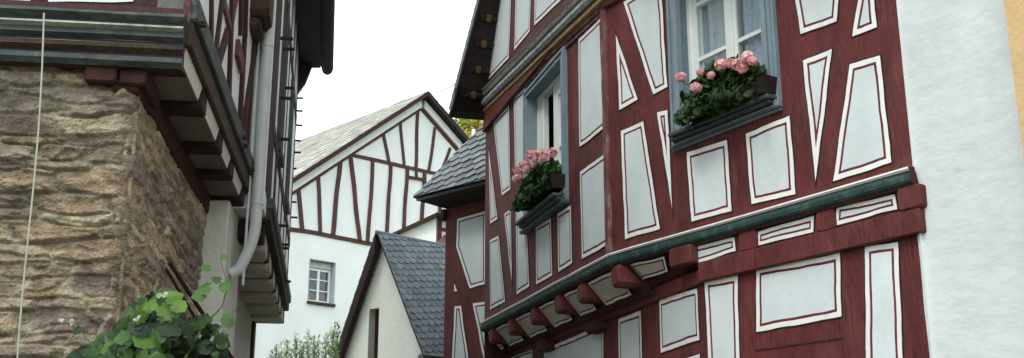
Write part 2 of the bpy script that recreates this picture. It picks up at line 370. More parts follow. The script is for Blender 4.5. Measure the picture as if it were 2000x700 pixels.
panel(H, rR, [(1483, 745), (1642, 716), (1644, 900), (1485, 920)], off=-.03)
mb = MB(); q = rR.uzs([(1475, 682), (1645, 648)], -.03); mb.box(rR, q[1][0], q[0][0], q[0][1]-.012, q[0][1]-.003, -.031, -.024, M['darkred']); mb.build('timber_seam', H)
# band of joist ends
for p in [[(1480, 450), (1590, 420), (1589, 455), (1477, 482)], [(1632, 404), (1749, 377), (1755, 409), (1630, 444)], [(1347, 483), (1435, 461), (1438, 492), (1346, 521)]]:
    panel(H, rR, p, off=-.02, ws=(.006, .022, .009))
za = 3.125; zj = 3.012; zb = 2.867
mb = MB(); mb.box(rR, 0.0, ul+.02, zj-.03, za, -.2, -.02, M['red']); mb.build('joist_band', H)
for x0, x1, y, o in ((1750, 1797, 395, .035), (1592, 1628, 432, .012), (1441, 1475, 470, .012), (1302, 1344, 500, .075)):
    ua = rR.uz(x1, y, o)[0]; ub = rR.uz(x0, y, o)[0]; mb = MB(); mb.box(rR, ua, ub, zj-.012, za+.004, -.25, o*.8, M['red'], .012); mb.build('joist_end', H)
mb = MB(); mb.box(rR, -.03, ul+.02, zb, zj-.012, -.2, .022, M['red'], .008); mb.build('sill_beam', H)
# recessed ground floor under the street side
cL = rR.pt(ul, 0, -.03); gL = wall(cL.x, cL.y, -15.8)
ge = 6.0
mb = MB(); mb.box(gL, 0, ge, 0, zb+.01, -.3, 0, M['red']); mb.build('timber_frame', H)
mb = MB(); mb.box(gL, 0.02, ge, zb-.004, zj-.05, -.25, .028, M['red'], .01); mb.build('sill_beam', H)
for p in [[(1287, 585), (1362, 561), (1367, 666), (1290, 691)], [(1207, 622), (1252, 606), (1256, 760), (1209, 775)], [(1062, 682), (1178, 632), (1180, 760), (1062, 780)], [(1289, 712), (1368, 690), (1368, 800), (1290, 830)]]:
    panel(H, gL, p)
panel(H, gL, [(985, 700), (1040, 678), (1040, 780), (985, 790)])
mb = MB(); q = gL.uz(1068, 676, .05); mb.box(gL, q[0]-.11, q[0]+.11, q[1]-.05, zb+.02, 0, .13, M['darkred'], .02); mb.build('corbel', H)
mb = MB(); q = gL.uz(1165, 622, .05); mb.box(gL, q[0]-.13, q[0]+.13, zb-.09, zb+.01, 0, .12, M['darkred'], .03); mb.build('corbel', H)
# coves and joist ends under the street side
ju = [rL.uz(x, y)[0] for x, y in ((1205, 535), (1138, 568), (1092, 592), (1044, 615), (999, 636), (962, 656))]
def gp(u, z): return rL.pt(u, z, 0)
for i, u in enumerate(ju):
    mb = MB(); mb.box(rL, u-.078, u+.078, zj-.045, za+.004, -.34, .024, M['red'], .026); mb.build('joist_end', H)
us = [-.36]+ju+[UL]
for i in range(len(us)-1):
    a, b = us[i]+.085, us[i+1]-.085
    if i == 0: a = us[0]+.02
    if b-a < .1: continue
    if i == 0:
        o = rR.pt(uc-.0, zj, -.12); tp = rR.pt(uc-.0, za, -.01); w = rR.uz(1302, 500)[0]
        f = Fr(rR.pt(w+.07, zj-.01, -.15), rR.e1, (tp-rR.pt(uc, zj-.01, -.15)), None)
        if f.n.dot(rR.n) < 0: f.n = -f.n
        panel(H, f, [(1222, 518), (1298, 500), (1306, 531), (1243, 552)], ws=(.006, .016, .009), name='cove_panel', fill='greyplaster'); continue
    else:
        A = rL.pt(a, zj-.085, -.17); T = rL.pt(a, za, -.008); f = Fr(A, rL.e1, T-A, None)
        if f.n.dot(rL.n) < 0: f.n = -f.n
        wd = b-a; hh = (T-A).length
    k = .035
    panel(H, f, [(0.02, k*.3), (wd-.02, k*.3), (wd, hh-.01), (0, hh-.01)], px=False, ws=(.006, .02, .008), name='cove_panel', fill='greyplaster')
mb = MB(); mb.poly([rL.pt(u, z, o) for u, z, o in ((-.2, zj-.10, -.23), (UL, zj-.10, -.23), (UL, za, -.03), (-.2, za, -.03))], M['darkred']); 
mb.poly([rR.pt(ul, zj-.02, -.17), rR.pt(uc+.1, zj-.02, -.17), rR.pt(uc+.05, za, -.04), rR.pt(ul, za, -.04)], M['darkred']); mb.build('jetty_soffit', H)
# jetty moulding
P2 = lambda p: V((p.x, p.y))
path = [P2(rR.pt(-.01, 0)), P2(cor), P2(rL.pt(UL, 0))]
sg = 1 if (V((-(path[1]-path[0]).y, (path[1]-path[0]).x)).dot(P2(rR.n)) > 0) else -1
sweep(H, path, [(-.03, 3.122, 'darkred'), (.018, 3.124, 'darkred'), (.022, 3.136, 'green'), (.034, 3.140, 'green'), (.044, 3.152, 'green'), (.046, 3.170, 'green'), (.042, 3.186, 'slategreen'), (.036, 3.198, 'green'), (.040, 3.204, 'band'), (.052, 3.214, 'band'), (.050, 3.224, 'band'), (0.0, 3.23, 'band')], side=sg)
sweep(H, path, [(-.01, 5.27, 'redworn'), (.03, 5.275, 'redworn'), (.04, 5.315, 'gold'), (.062, 5.32, 'gold'), (.066, 5.345, 'darkred'), (.05, 5.35, 'slategreen'), (.07, 5.38, 'wornwhite'), (.10, 5.40, 'wornwhite'), (.105, 5.425, 'darkred'), (.085, 5.43, 'slategreen'), (.10, 5.465, 'darkred'), (.09, 5.47, 'wornwhite'), (.11, 5.50, 'redworn'), (.10, 5.53, 'wornwhite'), (.12, 5.545, 'redworn'), (.05, 5.56, 'red')], name='cornice_moulding', side=sg, dz=[-.07, -.07, .24])
# panels of the street side
for p in [
    [(1129, 77), (1175, 31), (1182, 250), (1131, 290)], [(1132, 335), (1184, 297), (1187, 480), (1136, 507)],
    [(1003, 190), (1026, 170), (1029, 330), (1006, 347)], [(1007, 402), (1027, 392), (1034, 560), (1009, 577)],
    [(963, 239), (994, 205), (997, 371), (980, 384)], [(954, 285), (972, 428), (957, 440)], [(956, 469), (974, 458), (987, 590), (957, 607)],
    [(984, 417), (998, 406), (1000, 560)], [(1046, 442), (1076, 425), (1079, 540), (1047, 557)], [(1088, 417), (1115, 399), (1118, 515), (1090, 534)]]:
    panel(H, rL, p, ws=(.007, .028, .014))
for p in [[(977, -10), (999, -20), (994, 114), (949, 162)], [(1007, -20), (1038, -45), (1035, 62), (1004, 100)], [(1045, -55), (1125, -120), (1120, -22), (1043, 52)]]:
    panel(H, rL, p, off=.05, ws=(.007, .03, .014))
# weathered corner post and eaves strips
mb = MB(); mb.box(rL, .015, .105, 3.235, 5.27, -.02, .028, M['redworn'], .012); mb.build('corner_post', H)
mb = MB(); mb.slab(rL, [(.10, 5.18), (UL, 5.46), (UL, 5.52), (.10, 5.21)], 0, .018, M['redworn']); mb.build('worn_rail', H)
# --- window in the right front
def sash_window(house, fr, h, cas, d, kind):
    u0, u1, z0, z1 = h; cu0, cu1, cz0, cz1 = cas
    w = MB(); reveal(w, fr, h, d+.03, M['blue']); W_ = w.build('window', house)
    c = MB(); w_ = u0-cu0
    for (e, o) in ((0, .022), (.022, .034), (.045, .024), (.06, .038)):
        pass
    ringframe(c, fr, cas, .020, -.005, .030, M['blue']); 
    ringframe(c, fr, (cu0+.020, cu1-.020, cz0+.020, cz1-.020), .018, -.005, .042, M['blue'])
    ringframe(c, fr, (cu0+.038, cu1-.038, cz0+.038, cz1-.038), .028, -.005, .026, M['blue'])
    ringframe(c, fr, (cu0+.066, cu1-.066, cz0+.066, cz1-.066), max(.012, w_-.066), -.005, .036, M['blue'])
    c.build('casing', W_)
    return W_
W_ = sash_window(H, rR, hW, (.915, 1.962, 3.822, 5.14), .11, 0)
def leaf(fr, W_, u0, u1, z0, z1, d, sw, zm, sl=.05, name='sash'):
    s = MB(); ringframe(s, fr, (u0, u1, z0, z1), sl, -d-.045, -d, M['sash'], .07, .06)
    ringframe(s, fr, (u0+sl-.012, u1-sl+.012, z0+.058, z1-.048), .012, -d-.04, -d-.012, M['sash'])
    for z in zm: s.box(fr, u0+sl-.002, u1-sl+.002, z-.014, z+.014, -d-.04, -d-.006, M['sash'])
    s.build(name, W_)
    g = MB(); g.poly([fr.pt(u, z, -d-.028) for u, z in ((u0+sl-.003, z0+.06), (u1-sl+.003, z0+.06), (u1-sl+.003, z1-.05), (u0+sl-.003, z1-.05))], M['glass']); g.build('pane', W_)
def curtain(fr, W_, u0, u1, z0, z1, d, amp=.018, f=60, m='curtain'):
    n = 60; c = MB(); pts = []; 
    for i in range(n+1):
        u = u0+(u1-u0)*i/n; o = -d+amp*math.sin(u*f+2*noise.noise(V((u*5, 0, 0))))
        pts += [fr.pt(u, z0, o), fr.pt(u, z1, o*.9-d*.1)]
    c.add(pts, [(2*i, 2*i+2, 2*i+3, 2*i+1) for i in range(n)], M[m]); return c.build('curtain', W_, smooth=True)
d = .11
zmun = rR.uz(1390, 104, -d)[1]; um = rR.uz(1429, 60, -d)[0]; ur = rR.uz(1338, 60, -d)[0]
s = MB(); ringframe(s, rR, (1.027, 1.893, 3.932, 5.048), .03, -d-.05, -d+.012, M['sash']); s.box(rR, um-.022, um+.022, 3.96, 5.02, -d-.04, -d+.018, M['sash'], .006); s.build('frame', W_)
leaf(rR, W_, 1.057, um-.005, 3.962, 5.018, d, 0, [zmun, zmun+.42], .045); leaf(rR, W_, um+.005, 1.863, 3.962, 5.018, d, 0, [zmun, zmun+.42], .06)
curtain(rR, W_, 1.06, um-.02, 3.96, 5.04, d+.062, .010, 70); curtain(rR, W_, um+.02, 1.86, 3.96, 5.04, d+.062, .010, 70)
s = MB(); s.box(rR, .91, 1.967, 3.830, 3.852, 0, .048, M['sill'], .006); s.box(rR, .93, 1.90, 3.893, 3.922, 0, .115, M['sill'], .006); s.box(rR, .95, 1.92, 3.872, 3.890, 0, .085, M['sill'], .005); s.build('sill', W_)
# --- window on the street side
W2_ = sash_window(H, rL, hL, (1.0, 2.25, 3.865, 5.275), .09, 0)
d = .09
g = lambda x: rL.uz(x, 230, -d)[0]
s = MB(); ringframe(s, rL, (1.087, hL[1]-.002, 3.952, 5.188), .05, -d-.05, -d+.01, M['sash']); s.build('frame', W2_)
u1_, u2_, u3_ = g(1062), g(1082), g(1100)
s = MB(); s.box(rL, u1_, hL[1]-.052, 4.0, 5.14, -d-.05, -d+.004, M['sash'], .006); s.box(rL, u1_-.035, u1_-.005, 4.0, 5.14, -d-.16, -d-.10, M['sash'], .006); s.build('sash', W2_)
s = MB(); ringframe(s, rL, (1.137, u2_, 4.0, 5.14), .13, -d-.045, -d+.004, M['sash']); s.box(rL, 1.26, u2_-.12, 4.5, 4.53, -d-.04, -d, M['sash']); s.build('sash', W2_)
q_ = MB(); q_.poly([rL.pt(u, z, -d-.03) for u, z in ((1.2, 4.1), (u2_-.1, 4.1), (u2_-.1, 5.05), (1.2, 5.05))], M['glass']); q_.build('pane', W2_)
curtain(rL, W2_, 1.14, u2_-.03, 3.96, 5.15, d+.09, .02, 40)
s = MB(); q = rL.uz(1098, 268, -d+.03); s.box(rL, q[0]-.015, q[0]+.015, q[1]-.02, q[1]+.02, -d-.01, -d+.035, M['sill'], .008); s.build('handle', W2_)
s = MB(); s.box(rL, .99, 2.27, 3.85, 3.885, 0, .07, M['sill'], .006); s.box(rL, 1.02, 2.20, 3.915, 3.945, 0, .14, M['sill'], .006); s.box(rL, 1.02, 2.20, 3.888, 3.912, 0, .10, M['sill'], .005); s.build('sill', W2_)
# --- roof of the red house: verge overhang with slates on the street side
def OV(z): return .255+.165*max(0, min(1, (6.7-z)/1.2))
zE = a0[1]-.02
def rk(z, o, e=0): return rL.pt(rake_u(z)+e, z, o)
k_ = None
for j in range(120):
    z = a0[1]+.3-j*.01; p = rk(z, OV(z))-CAM
    Zc = p.y*math.cos(TH)+p.z*math.sin(TH); Yc = p.z*math.cos(TH)-p.y*math.sin(TH)
    if 350-F*Yc/Zc > 214: k_ = z; break
zE = k_; print('zE', zE)
ztop = 8.6; e_ = .03
nrm = (rL.e1*abs(sl)+V((0, 0, 1))).normalized()
mb = MB()
for za_, zb_ in ((zE, 6.7), (6.7, ztop)):
    A = [rk(za_, OV(za_), e_), rk(zb_, OV(zb_), e_), rk(zb_, -5, e_), rk(za_, -5, e_)]
    mb.prism(A, [p+nrm*.05 for p in A], M['soffit'])
R_ = mb.build('roof', H)
ov = OV(zE)
# kicked eave
mb = MB(); ek = rL.e1*.20-V((0, 0, .02)); B0 = [rk(zE+.18, ov+.002, e_+.02), rk(zE+.18, -5, e_+.02)]
A = [rk(zE+.22, ov+.003, e_), rk(zE-.01, ov+.003, e_), rk(zE-.01, ov+.003, e_)+ek*.75, rk(zE+.03, ov+.003, e_)+ek*.75]
mb.prism(A, [p-rL.n*5 for p in A], M['soffit']); mb.build('eave', R_)
mb = MB(); fr = Fr(rk(zE, ov, e_)+nrm*.055, -rL.n, (rk(ztop, 0, e_)-rk(zE, 0, e_)), nrm); Lk = (rk(6.7, 0)-rk(zE, 0)).length; dk = ov-OV(6.7)
LL = (rk(ztop, 0)-rk(zE, 0)).length
cs = [(.045, .052, .062), (.06, .068, .08), (.035, .04, .05)]
slates(mb, fr, [(-.04, -.05), (3, -.05), (3, LL), (dk-.04, LL), (dk-.04, Lk)], .22, .17, M['slate'], cs, .02); mb.build('slates', R_)
# verge slate edge facing the street
mb = MB(); Lu = (rk(ztop, 0)-rk(zE, 0)).normalized(); nv = int(LL/.12)
for i in range(nv):
    z0_ = zE+(ztop-zE)*i/nv; z1_ = zE+(ztop-zE)*(i+1)/nv+.004; A = []
    for z_, b in ((z0_, -.02), (z1_, -.03), (z1_, .075), (z0_, .095)): A.append(rk(z_, OV(z_)+.003, e_-.01)+nrm*b)
    mb.prism(A, [p+rL.n*.02 for p in A], M['slate'], True, random.choice(cs))
mb.build('verge_slates', R_)
for i in range(11):                                                # lath ends under the verge
    z = zE+.16+i*.24; mb = MB(); p = rk(z, OV(z)*.50, e_-.02)
    f = Fr(p, rL.n, (rk(z+1, 0)-rk(z, 0)), -nrm); mb.box(f, -.11, .10, -.025, .025, -.03, .012, M['soffit'], .004); mb.box(f, -.02, .035, -.035, .04, -.03, .022, M['tan'], .006); mb.build('lath', R_)

# ---------------- wing with slate hip roof
x0 = ray(945, 400); wW = wall(x0.x/x0.y*13, 13, -47)
H2 = thing('half_timbered_house', 'narrow dark red half-timbered wing under a slate hipped roof, left of the flower window house', 'house', (wW.pt(.3, 0).x, wW.pt(.3, 0).y, 0))
uw = wW.uz(871, 410)[0]; zt = wW.uz(872, 405)[1]
mb = MB(); mb.box(wW, -3, uw, 0, zt, -3.5, 0, M['red']); mb.build('timber_frame', H2)
for p in [[(892, 427), (950, 411), (950, 555), (917, 565), (890, 482)], [(887, 549), (895, 570), (886, 571)], [(887, 598), (901, 596), (920, 730), (880, 735)], [(922, 592), (966, 585), (966, 745), (952, 745)]]:
    panel(H2, wW, p, ws=(.008, .032, .014))
ovw = .42
E = wW.hit(813, 381, ovw); ze = E.z
ue = (E-wW.o).dot(wW.e1)
best = None
for k in range(20, 140):
    th = k*.01*1.2; q = None
    for s_ in [j*.01 for j in range(1, 300)]:
        p = E+(-wW.e1-wW.n)*s_+V((0, 0, s_*th)); c = p-CAM; X = c.x; up = c.z; fw = c.y
        Zc = fw*math.cos(TH)+up*math.sin(TH); Yc = up*math.cos(TH)-fw*math.sin(TH); px = 1000+F*X/Zc; py = 350-F*Yc/Zc
        if px >= 945: q = py; break
    if q is not None and (best is None or abs(q-246) < best[0]): best = (abs(q-246), th)
th = best[1]; print('hip slope', th, ze, zt)
D = 1.9
wu = (-wW.e1); bk = -wW.n
Es = [E, E+wu*5, E+wu*5+bk*D+V((0, 0, D*th)), E+(wu+bk)*D+V((0, 0, D*th))]
El = [E, E+bk*5, E+bk*5+wu*D+V((0, 0, D*th)), Es[3]]
mb = MB(); dn = V((0, 0, -.05)); mb.prism(Es, [p+dn for p in Es], M['soffit']); mb.prism(El[::-1], [p+dn for p in El[::-1]], M['soffit']); R2 = mb.build('roof', H2)
sc = [(.13, .15, .165), (.17, .19, .205), (.10, .115, .13), (.15, .16, .17)]
for (o, e1) in ((E, wu), (E, bk)):
    oth = bk if e1 is wu else wu; up = (oth+V((0, 0, th))).normalized(); ln = (oth*D+V((0, 0, D*th))).length
    n = e1.cross(up); n = n if n.z > 0 else -n; fr = Fr(o+n*.01, e1, up, n); mb = MB()
    slates(mb, fr, [(-.02, -.05), (5, -.05), (5, ln), (D, ln)], .17, .12, M['slate'], sc, .018, .12); mb.build('slates', R2)
mb = MB()   # fascia + boarded soffit
mb.prism([E+V((0, 0, -.01)), E+wu*5+V((0, 0, -.01)), E+wu*5+V((0, 0, -.075)), E+V((0, 0, -.075))], [p-wW.n*.03 for p in (E+V((0, 0, -.01)), E+wu*5+V((0, 0, -.01)), E+wu*5+V((0, 0, -.075)), E+V((0, 0, -.075)))], M['zinc'])
w0 = wW.pt(uw, zt-.0, 0)
mb.poly([E+V((0, 0, -.07))-wW.n*.005, E+wu*5+V((0, 0, -.07))-wW.n*.005, wW.pt(-5, zt-.02, 0), w0+V((0, 0, -.02))], M['soffit'])
mb.poly([E+V((0, 0, -.07)), w0+V((0, 0, -.02)), w0-wW.n*4, E+bk*4+V((0, 0, -.07))], M['soffit'])
mb.build('eave', R2)
mb = MB(); mb.box(wW, uw-.02, uw+.05, zt-.16, zt-.03, -.2, .05, M['darkred'], .01); mb.build('corbel', H2)

# ---------------- rough white house and ochre house at the far right
dd = rR.e1; nb = wall(rR.pt(.03, 0, -.022).x, rR.pt(.03, 0, -.022).y, -31.2)
H3 = thing('plastered_house', 'rough white plastered house wall right of the red timber house', 'house', (nb.pt(-1, 0).x, nb.pt(-1, 0).y, 0))
mb = MB(); n = 60; W3 = 2.6
pts = []; fs = []; nz = 120
for i in range(n+1):
    for j in range(nz+1):
        u = -W3*i/n; z = 7.4*j/nz; o = .012*noise.noise(V((u*2.2, z*2.6, 3)))+.002*noise.noise(V((u*5+z*5, z*9, 5)))
        pts.append(nb.pt(u, z, o))
for i in range(n):
    for j in range(nz): a = i*(nz+1)+j; fs.append((a, a+1, a+nz+2, a+nz+1))
mb.add(pts, fs, M['rough']); mb.build('wall', H3, smooth=True)
mb = MB(); mb.box(nb, -W3, 0, 7.3, 7.4, -3, .35, M['soffit']); mb.build('roof', H3)
op = ray(1969, 150); opx = op.x/op.y; k = None
for j in range(400):
    p = nb.pt(-j*.005, 0, .10)
    if p.x/p.y > opx: k = p; break
H4 = thing('ochre_house', 'sliver of an ochre yellow rendered house at the right edge', 'house', (k.x, k.y, 0))
oc = wall(k.x, k.y, -22); mb = MB(); mb.box(oc, -3, -.02, 0, 7.2, -1.6, 0, M['ochre'], .01); mb.build('wall', H4)
mb = MB(); mb.box(oc, -3, 0, 7.2, 7.3, -1.6, .3, M['soffit']); mb.build('roof', H4)

# ---------------- flower boxes
LC = [(.018, .060, .013), (.030, .085, .018), (.012, .038, .010), (.045, .115, .025)]
PC = [(.84, .42, .46), (.88, .52, .54), (.78, .34, .38), (.90, .62, .62)]
def disc_leaf(mb, c, n, up, r, col, lobes=7, m='leaf'):
    n = n.normalized(); a = n.cross(up);
    if a.length < .1: a = n.cross(V((1, 0, 0)))
    a.normalize(); b = n.cross(a); pts = [c]; k = lobes*2
    for i in range(k):
        t = 2*math.pi*i/k; rr = r*(1.0 if i % 2 else .86); pts.append(c+(a*math.cos(t)+b*math.sin(t))*rr+n*(.25*r*(.5+.5*math.cos(t*2))))
    mb.add(pts, [(0, 1+i, 1+(i+1) % k) for i in range(k)], M[m], col)
def geranium(name, label, fr, u0, u1, z0, zh, o0, o1, heads, nl, hr=.05):
    T = thing(name, label, 'flower box', tuple(fr.pt((u0+u1)/2, z0, (o0+o1)/2)), 'window boxes of pink geraniums')
    b = MB(); tp = .02; z1 = z0+zh
    A = [fr.pt(u0+tp, z0, o0), fr.pt(u1-tp, z0, o0), fr.pt(u1-tp, z0, o1-tp), fr.pt(u0+tp, z0, o1-tp)]; B = [fr.pt(u0, z1, o0), fr.pt(u1, z1, o0), fr.pt(u1, z1, o1), fr.pt(u0, z1, o1)]
    b.prism(A, B, M['box']); b.box(fr, u0-.01, u1+.01, z1, z1+.015, o1-.012, o1+.012, M['box'], .004)
    for k in range(4): b.box(fr, u0+(u1-u0)*(k+.5)/4-.01, u0+(u1-u0)*(k+.5)/4+.01, z0+.01, z1-.01, o1-.012, o1+.006, M['box'])
    b.build('planter', T)
    f = MB()
    for i in range(nl):
        u = random.uniform(u0+.07, u1+.05); t = random.random(); e = (u-(u0+u1)/2-.07)/((u1-u0)/2)
        hmax = .21*(1-.6*e*e)+.05*noise.noise(V((u*9, 1, 2)))*2
        zz = z1-.13+(hmax+.13)*t; o = (o0+o1)/2+random.uniform(-.10, .10)*(1-.3*t)+(.06 if t < .35 else 0)
        if t < .42 and random.random() < (.7 if u < u0+(u1-u0)*.45 else .25): continue
        c = fr.pt(u, zz, o); n = fr.n*random.uniform(.2, 1)+V((0, 0, 1))*random.uniform(-.1, 1)+fr.e1*random.uniform(-.8, .8)
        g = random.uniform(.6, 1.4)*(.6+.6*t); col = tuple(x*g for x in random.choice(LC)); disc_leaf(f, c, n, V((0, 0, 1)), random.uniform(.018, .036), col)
    for h in heads: f.tube([fr.pt(h[0]*.6+(u0+u1)/2*.4, z1, (o0+o1)/2), fr.pt(h[0], h[1]-.02, h[2])], .003, M['leaf'], 5, col=(.07, .12, .03))
    f.build('foliage', T)
    for h in heads:
        p = MB(); c = fr.pt(*h[:3]); R = hr*random.uniform(.85, 1.15)*(h[3] if len(h) > 3 else 1)
        for q in range(30):
            v = V((random.gauss(0, 1), random.gauss(0, 1), random.gauss(0, 1))).normalized(); v.z = v.z*.75+.08
            fc = c+v*R; g = random.uniform(.8, 1.15); col = tuple(min(.95, x*g) for x in random.choice(PC))
            a = v.cross(V((.3, .2, 1))).normalized(); b_ = v.cross(a).normalized()
            for w in range(5):
                t = w*2*math.pi/5+q; dr = a*math.cos(t)+b_*math.sin(t); sd = v.cross(dr)*.009
                p.add([fc, fc+dr*.010+sd+v*.003, fc+dr*.021+v*.004, fc+dr*.010-sd+v*.003], [(0, 1, 2, 3)], M['petal'], col)
        p.build('flower_head', T)
o1_, o2_ = .03, .19
ub0 = .915; ub1 = 1.67
hd = []
for x, y, s_ in ((1330, 152, 1), (1360, 173, .95), (1389, 148, .6), (1409, 128, .95), (1425, 124, .9), (1441, 127, 1), (1450, 134, .8), (1460, 114, 1.1), (1470, 120, .7), (1367, 143, .35)):
    u, z = rR.uz(x, y, .21); hd.append((u, z, .21, s_))
geranium('flower_box', 'dark flower box of pink geraniums at the large lace curtained window', rR, ub0, ub1-.04, 3.925, .11, .03, .15, hd, 1300, .036)
hd = []
for x, y, s_ in ((1010, 334, 1), (1022, 322, .9), (1035, 303, 1), (1050, 312, 1), (1055, 299, .9), (1076, 300, 1.1), (1013, 347, .8), (1045, 302, .8), (1026, 332, 1), (1062, 310, .7), (1040, 320, .8), (1008, 350, .8)):
    u, z = rL.uz(x, y, .23); hd.append((u, z, .23, s_))
ub0 = 1.00; ub1 = 1.86
geranium('flower_box', 'dark flower box of pink geraniums below the deep window facing the lane', rL, ub0, ub1, 3.985, .12, .03, .16, hd, 1300, .042)

# ---------------- left: stone house with jetty (house A)
q = ray(357, 130); fA = wall(q.x/q.y*5.16, 5.16, -7.5)          # upper street side
fF = Fr(fA.o, (-math.cos(math.radians(7.5)), -math.sin(math.radians(7.5)), 0), (0, 0, 1), (math.sin(math.radians(7.5))*1, -math.cos(math.radians(7.5)), 0))
if fF.n.y > 0: fF.n = -fF.n
HA = thing('stone_house', 'rubble stone house with jettied timber upper floor at the left edge', 'house', (fA.o.x-.6, fA.o.y+.6, 0))
oA = .245
sA = shift(fA, -oA, .20); sF = shift(fF, -.215, .215)
LA = fA.uz(505, 0)[0]
def rubble(name, house, fr, w, z0, z1, res, sx, sz, seed, amp=1.0, bright=1.0):
    rng = np.random.RandomState(seed); nu = int(w/res)+1; nz = int((z1-z0)/res)+1
    U, Z = np.meshgrid(np.linspace(0, w, nu), np.linspace(z0, z1, nz), indexing='ij')
    def fbm(x, y, s, o=4):
        r = np.zeros_like(x); a = 1
        for k in range(o):
            gx, gy = x*s*2**k+k*13.7+seed, y*s*2**k+k*7.1; ix = np.floor(gx).astype(int); iy = np.floor(gy).astype(int); fx = gx-ix; fy = gy-iy
            h = lambda i, j: (np.sin(i*127.1+j*311.7+seed*3.3)*43758.5453) % 1
            sx_ = fx*fx*(3-2*fx); sy_ = fy*fy*(3-2*fy)
            r += a*((h(ix, iy)*(1-sx_)+h(ix+1, iy)*sx_)*(1-sy_)+(h(ix, iy+1)*(1-sx_)+h(ix+1, iy+1)*sx_)*sy_-.5); a *= .5
        return r
    Uw = U+.10*fbm(U, Z, 7); Zw = Z+.03*fbm(U*.8, Z, 6)+.02*fbm(U, Z*2, 3)
    cs = []; z = z0-sz; row = 0
    while z < z1+sz:
        hh = sz*rng.uniform(.6, 1.6); u = -sx*rng.rand()
        while u < w+sx: ww = sx*rng.uniform(.5, 1.7); cs.append((u+ww/2, z+hh/2+rng.uniform(-.2, .2)*hh, ww, hh)); u += ww
        z += hh
    cs = np.array(cs); d1 = np.full(U.shape, 9.); d2 = np.full(U.shape, 9.); idx = np.zeros(U.shape, int)
    for i, (cu, cz, ww, hh) in enumerate(cs):
        dd = (np.abs((Uw-cu)/ww)**2.4+np.abs((Zw-cz)/hh)**2.4)**(1/2.4)
        m1 = dd < d1; d2 = np.where(m1, d1, np.minimum(d2, dd)); idx = np.where(m1, i, idx); d1 = np.where(m1, dd, d1)
    e = np.clip((d2-d1)/.26, 0, 1); e = e*e*(3-2*e)
    ph = rng.uniform(-.5, 1, len(cs)); tz = rng.uniform(.2, 1.0, len(cs)); cover = np.clip(fbm(U, Z, 3.0)*1.3+.35, 0, 1)
    loc = (Zw-cs[idx, 1])/cs[idx, 3]; locu = (Uw-cs[idx, 0])/cs[idx, 2]
    stoneh = .020+.016*ph[idx]-.016*tz[idx]*loc+.012*rng.uniform(-1, 1, len(cs))[idx]*locu
    led = fbm(U*.6, Z*3.8, 5, 5); rid = 1-np.abs(fbm(U*.5+3, Z*2.6, 4, 4))*3.2
    st_ = (Z*12+1.3*fbm(U*.9, Z*.6, 4.5, 4)+ph[idx]*.8) % 1.0; st2 = (Z*27+2.0*fbm(U*.9+5, Z, 6, 4)) % 1.0
    msk = np.clip(fbm(U*.5, Z*1.6, 4)*2+.55, 0, 1); msk2 = np.clip(fbm(U*.7+9, Z*1.6, 6)*2.4+.4, 0, 1)
    lz = np.where(st_ < .12, st_/.12, 1-(st_-.12)/.88); lz2 = np.where(st_*0+st2 < .15, st2/.15, 1-(st2-.15)/.85)
    h = stoneh*e+.012*led+.017*lz*msk+.008*lz2*msk2+.007*np.clip(rid, 0, 1)+.007*fbm(U, Z*1.5, 25, 3)+.03*fbm(U, Z, 2.0, 2)
    h = h*amp-.015
    pal = np.array([(.225, .18, .135), (.26, .215, .155), (.185, .15, .12), (.22, .17, .12), (.16, .135, .115), (.28, .25, .185), (.205, .18, .15), (.15, .12, .105)])
    sc_ = pal[rng.randint(0, len(pal), len(cs))]; c = sc_[idx]; mort = np.array((.33, .31, .235))
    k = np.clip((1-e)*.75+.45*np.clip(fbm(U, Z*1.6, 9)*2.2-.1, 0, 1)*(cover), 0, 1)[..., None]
    c = c*(1-k)+mort*k; c = c*(1+.7*fbm(U, Z*2, 14, 4)[..., None]); c = c*np.clip(1+ ((h[..., None]+.015)/amp-.018)*15, .22, 1.35); c = np.clip(c*np.array((.98, .96, .90))*bright, .015, .6)  # height darkens hollows and lightens ledges, crevice shade put into the stone colour
    L = rootloc(house); o, e1, e2, n = [np.array(v) for v in (fr.o, fr.e1, fr.e2, fr.n)]
    edge = np.clip(U/.05, 0, 1)**.5
    Pn = o+U[..., None]*e1*1+Z[..., None]*e2+((h*edge-.03*(1-edge)))[..., None]*n-np.array(L)
    me = bpy.data.meshes.new(name); ii = np.arange(nu*nz).reshape(nu, nz)
    f = np.stack([ii[:-1, :-1], ii[1:, :-1], ii[1:, 1:], ii[:-1, 1:]], -1).reshape(-1, 4)
    me.from_pydata(Pn.reshape(-1, 3).tolist(), [], f.tolist()); me.materials.append(M['stone'])
    ca = me.color_attributes.new('Col', 'FLOAT_COLOR', 'POINT'); ca.data.foreach_set('color', np.concatenate([c.reshape(-1, 3), np.ones((nu*nz, 1))], 1).ravel())
    me.polygons.foreach_set('use_smooth', [True]*len(me.polygons)); ob = bpy.data.objects.new(name, me); COL.objects.link(ob); ob.parent = house; return ob
corner_pt = fA.pt(.09, 0, -.235)
sF = Fr(corner_pt, fF.e1, (0, 0, 1), fF.n); sA = Fr(corner_pt, fA.e1, (0, 0, 1), fA.n)
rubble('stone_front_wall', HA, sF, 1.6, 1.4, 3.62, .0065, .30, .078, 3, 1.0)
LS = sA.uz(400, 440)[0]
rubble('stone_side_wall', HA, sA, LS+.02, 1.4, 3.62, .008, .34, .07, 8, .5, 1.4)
rubble('stone_quoins', HA, Fr(sF.pt(-.035, 0, -.03), (fF.e1*.7-fF.n*-.0+fA.e1*-.0), (0, 0, 1), (fF.n+fA.n)), .10, 1.4, 3.5, .012, .3, .12, 5, .5)
mb = MB(); mb.box(sF, 0, 4, 0, 1.45, -.3, 0, M['greyplaster']); mb.box(sF, 1.58, 4, 1.4, 3.62, -.3, 0, M['greyplaster']); mb.box(sA, .3, LS+.1, 0, 1.45, -.3, 0, M['greyplaster']); mb.build('plinth', HA)
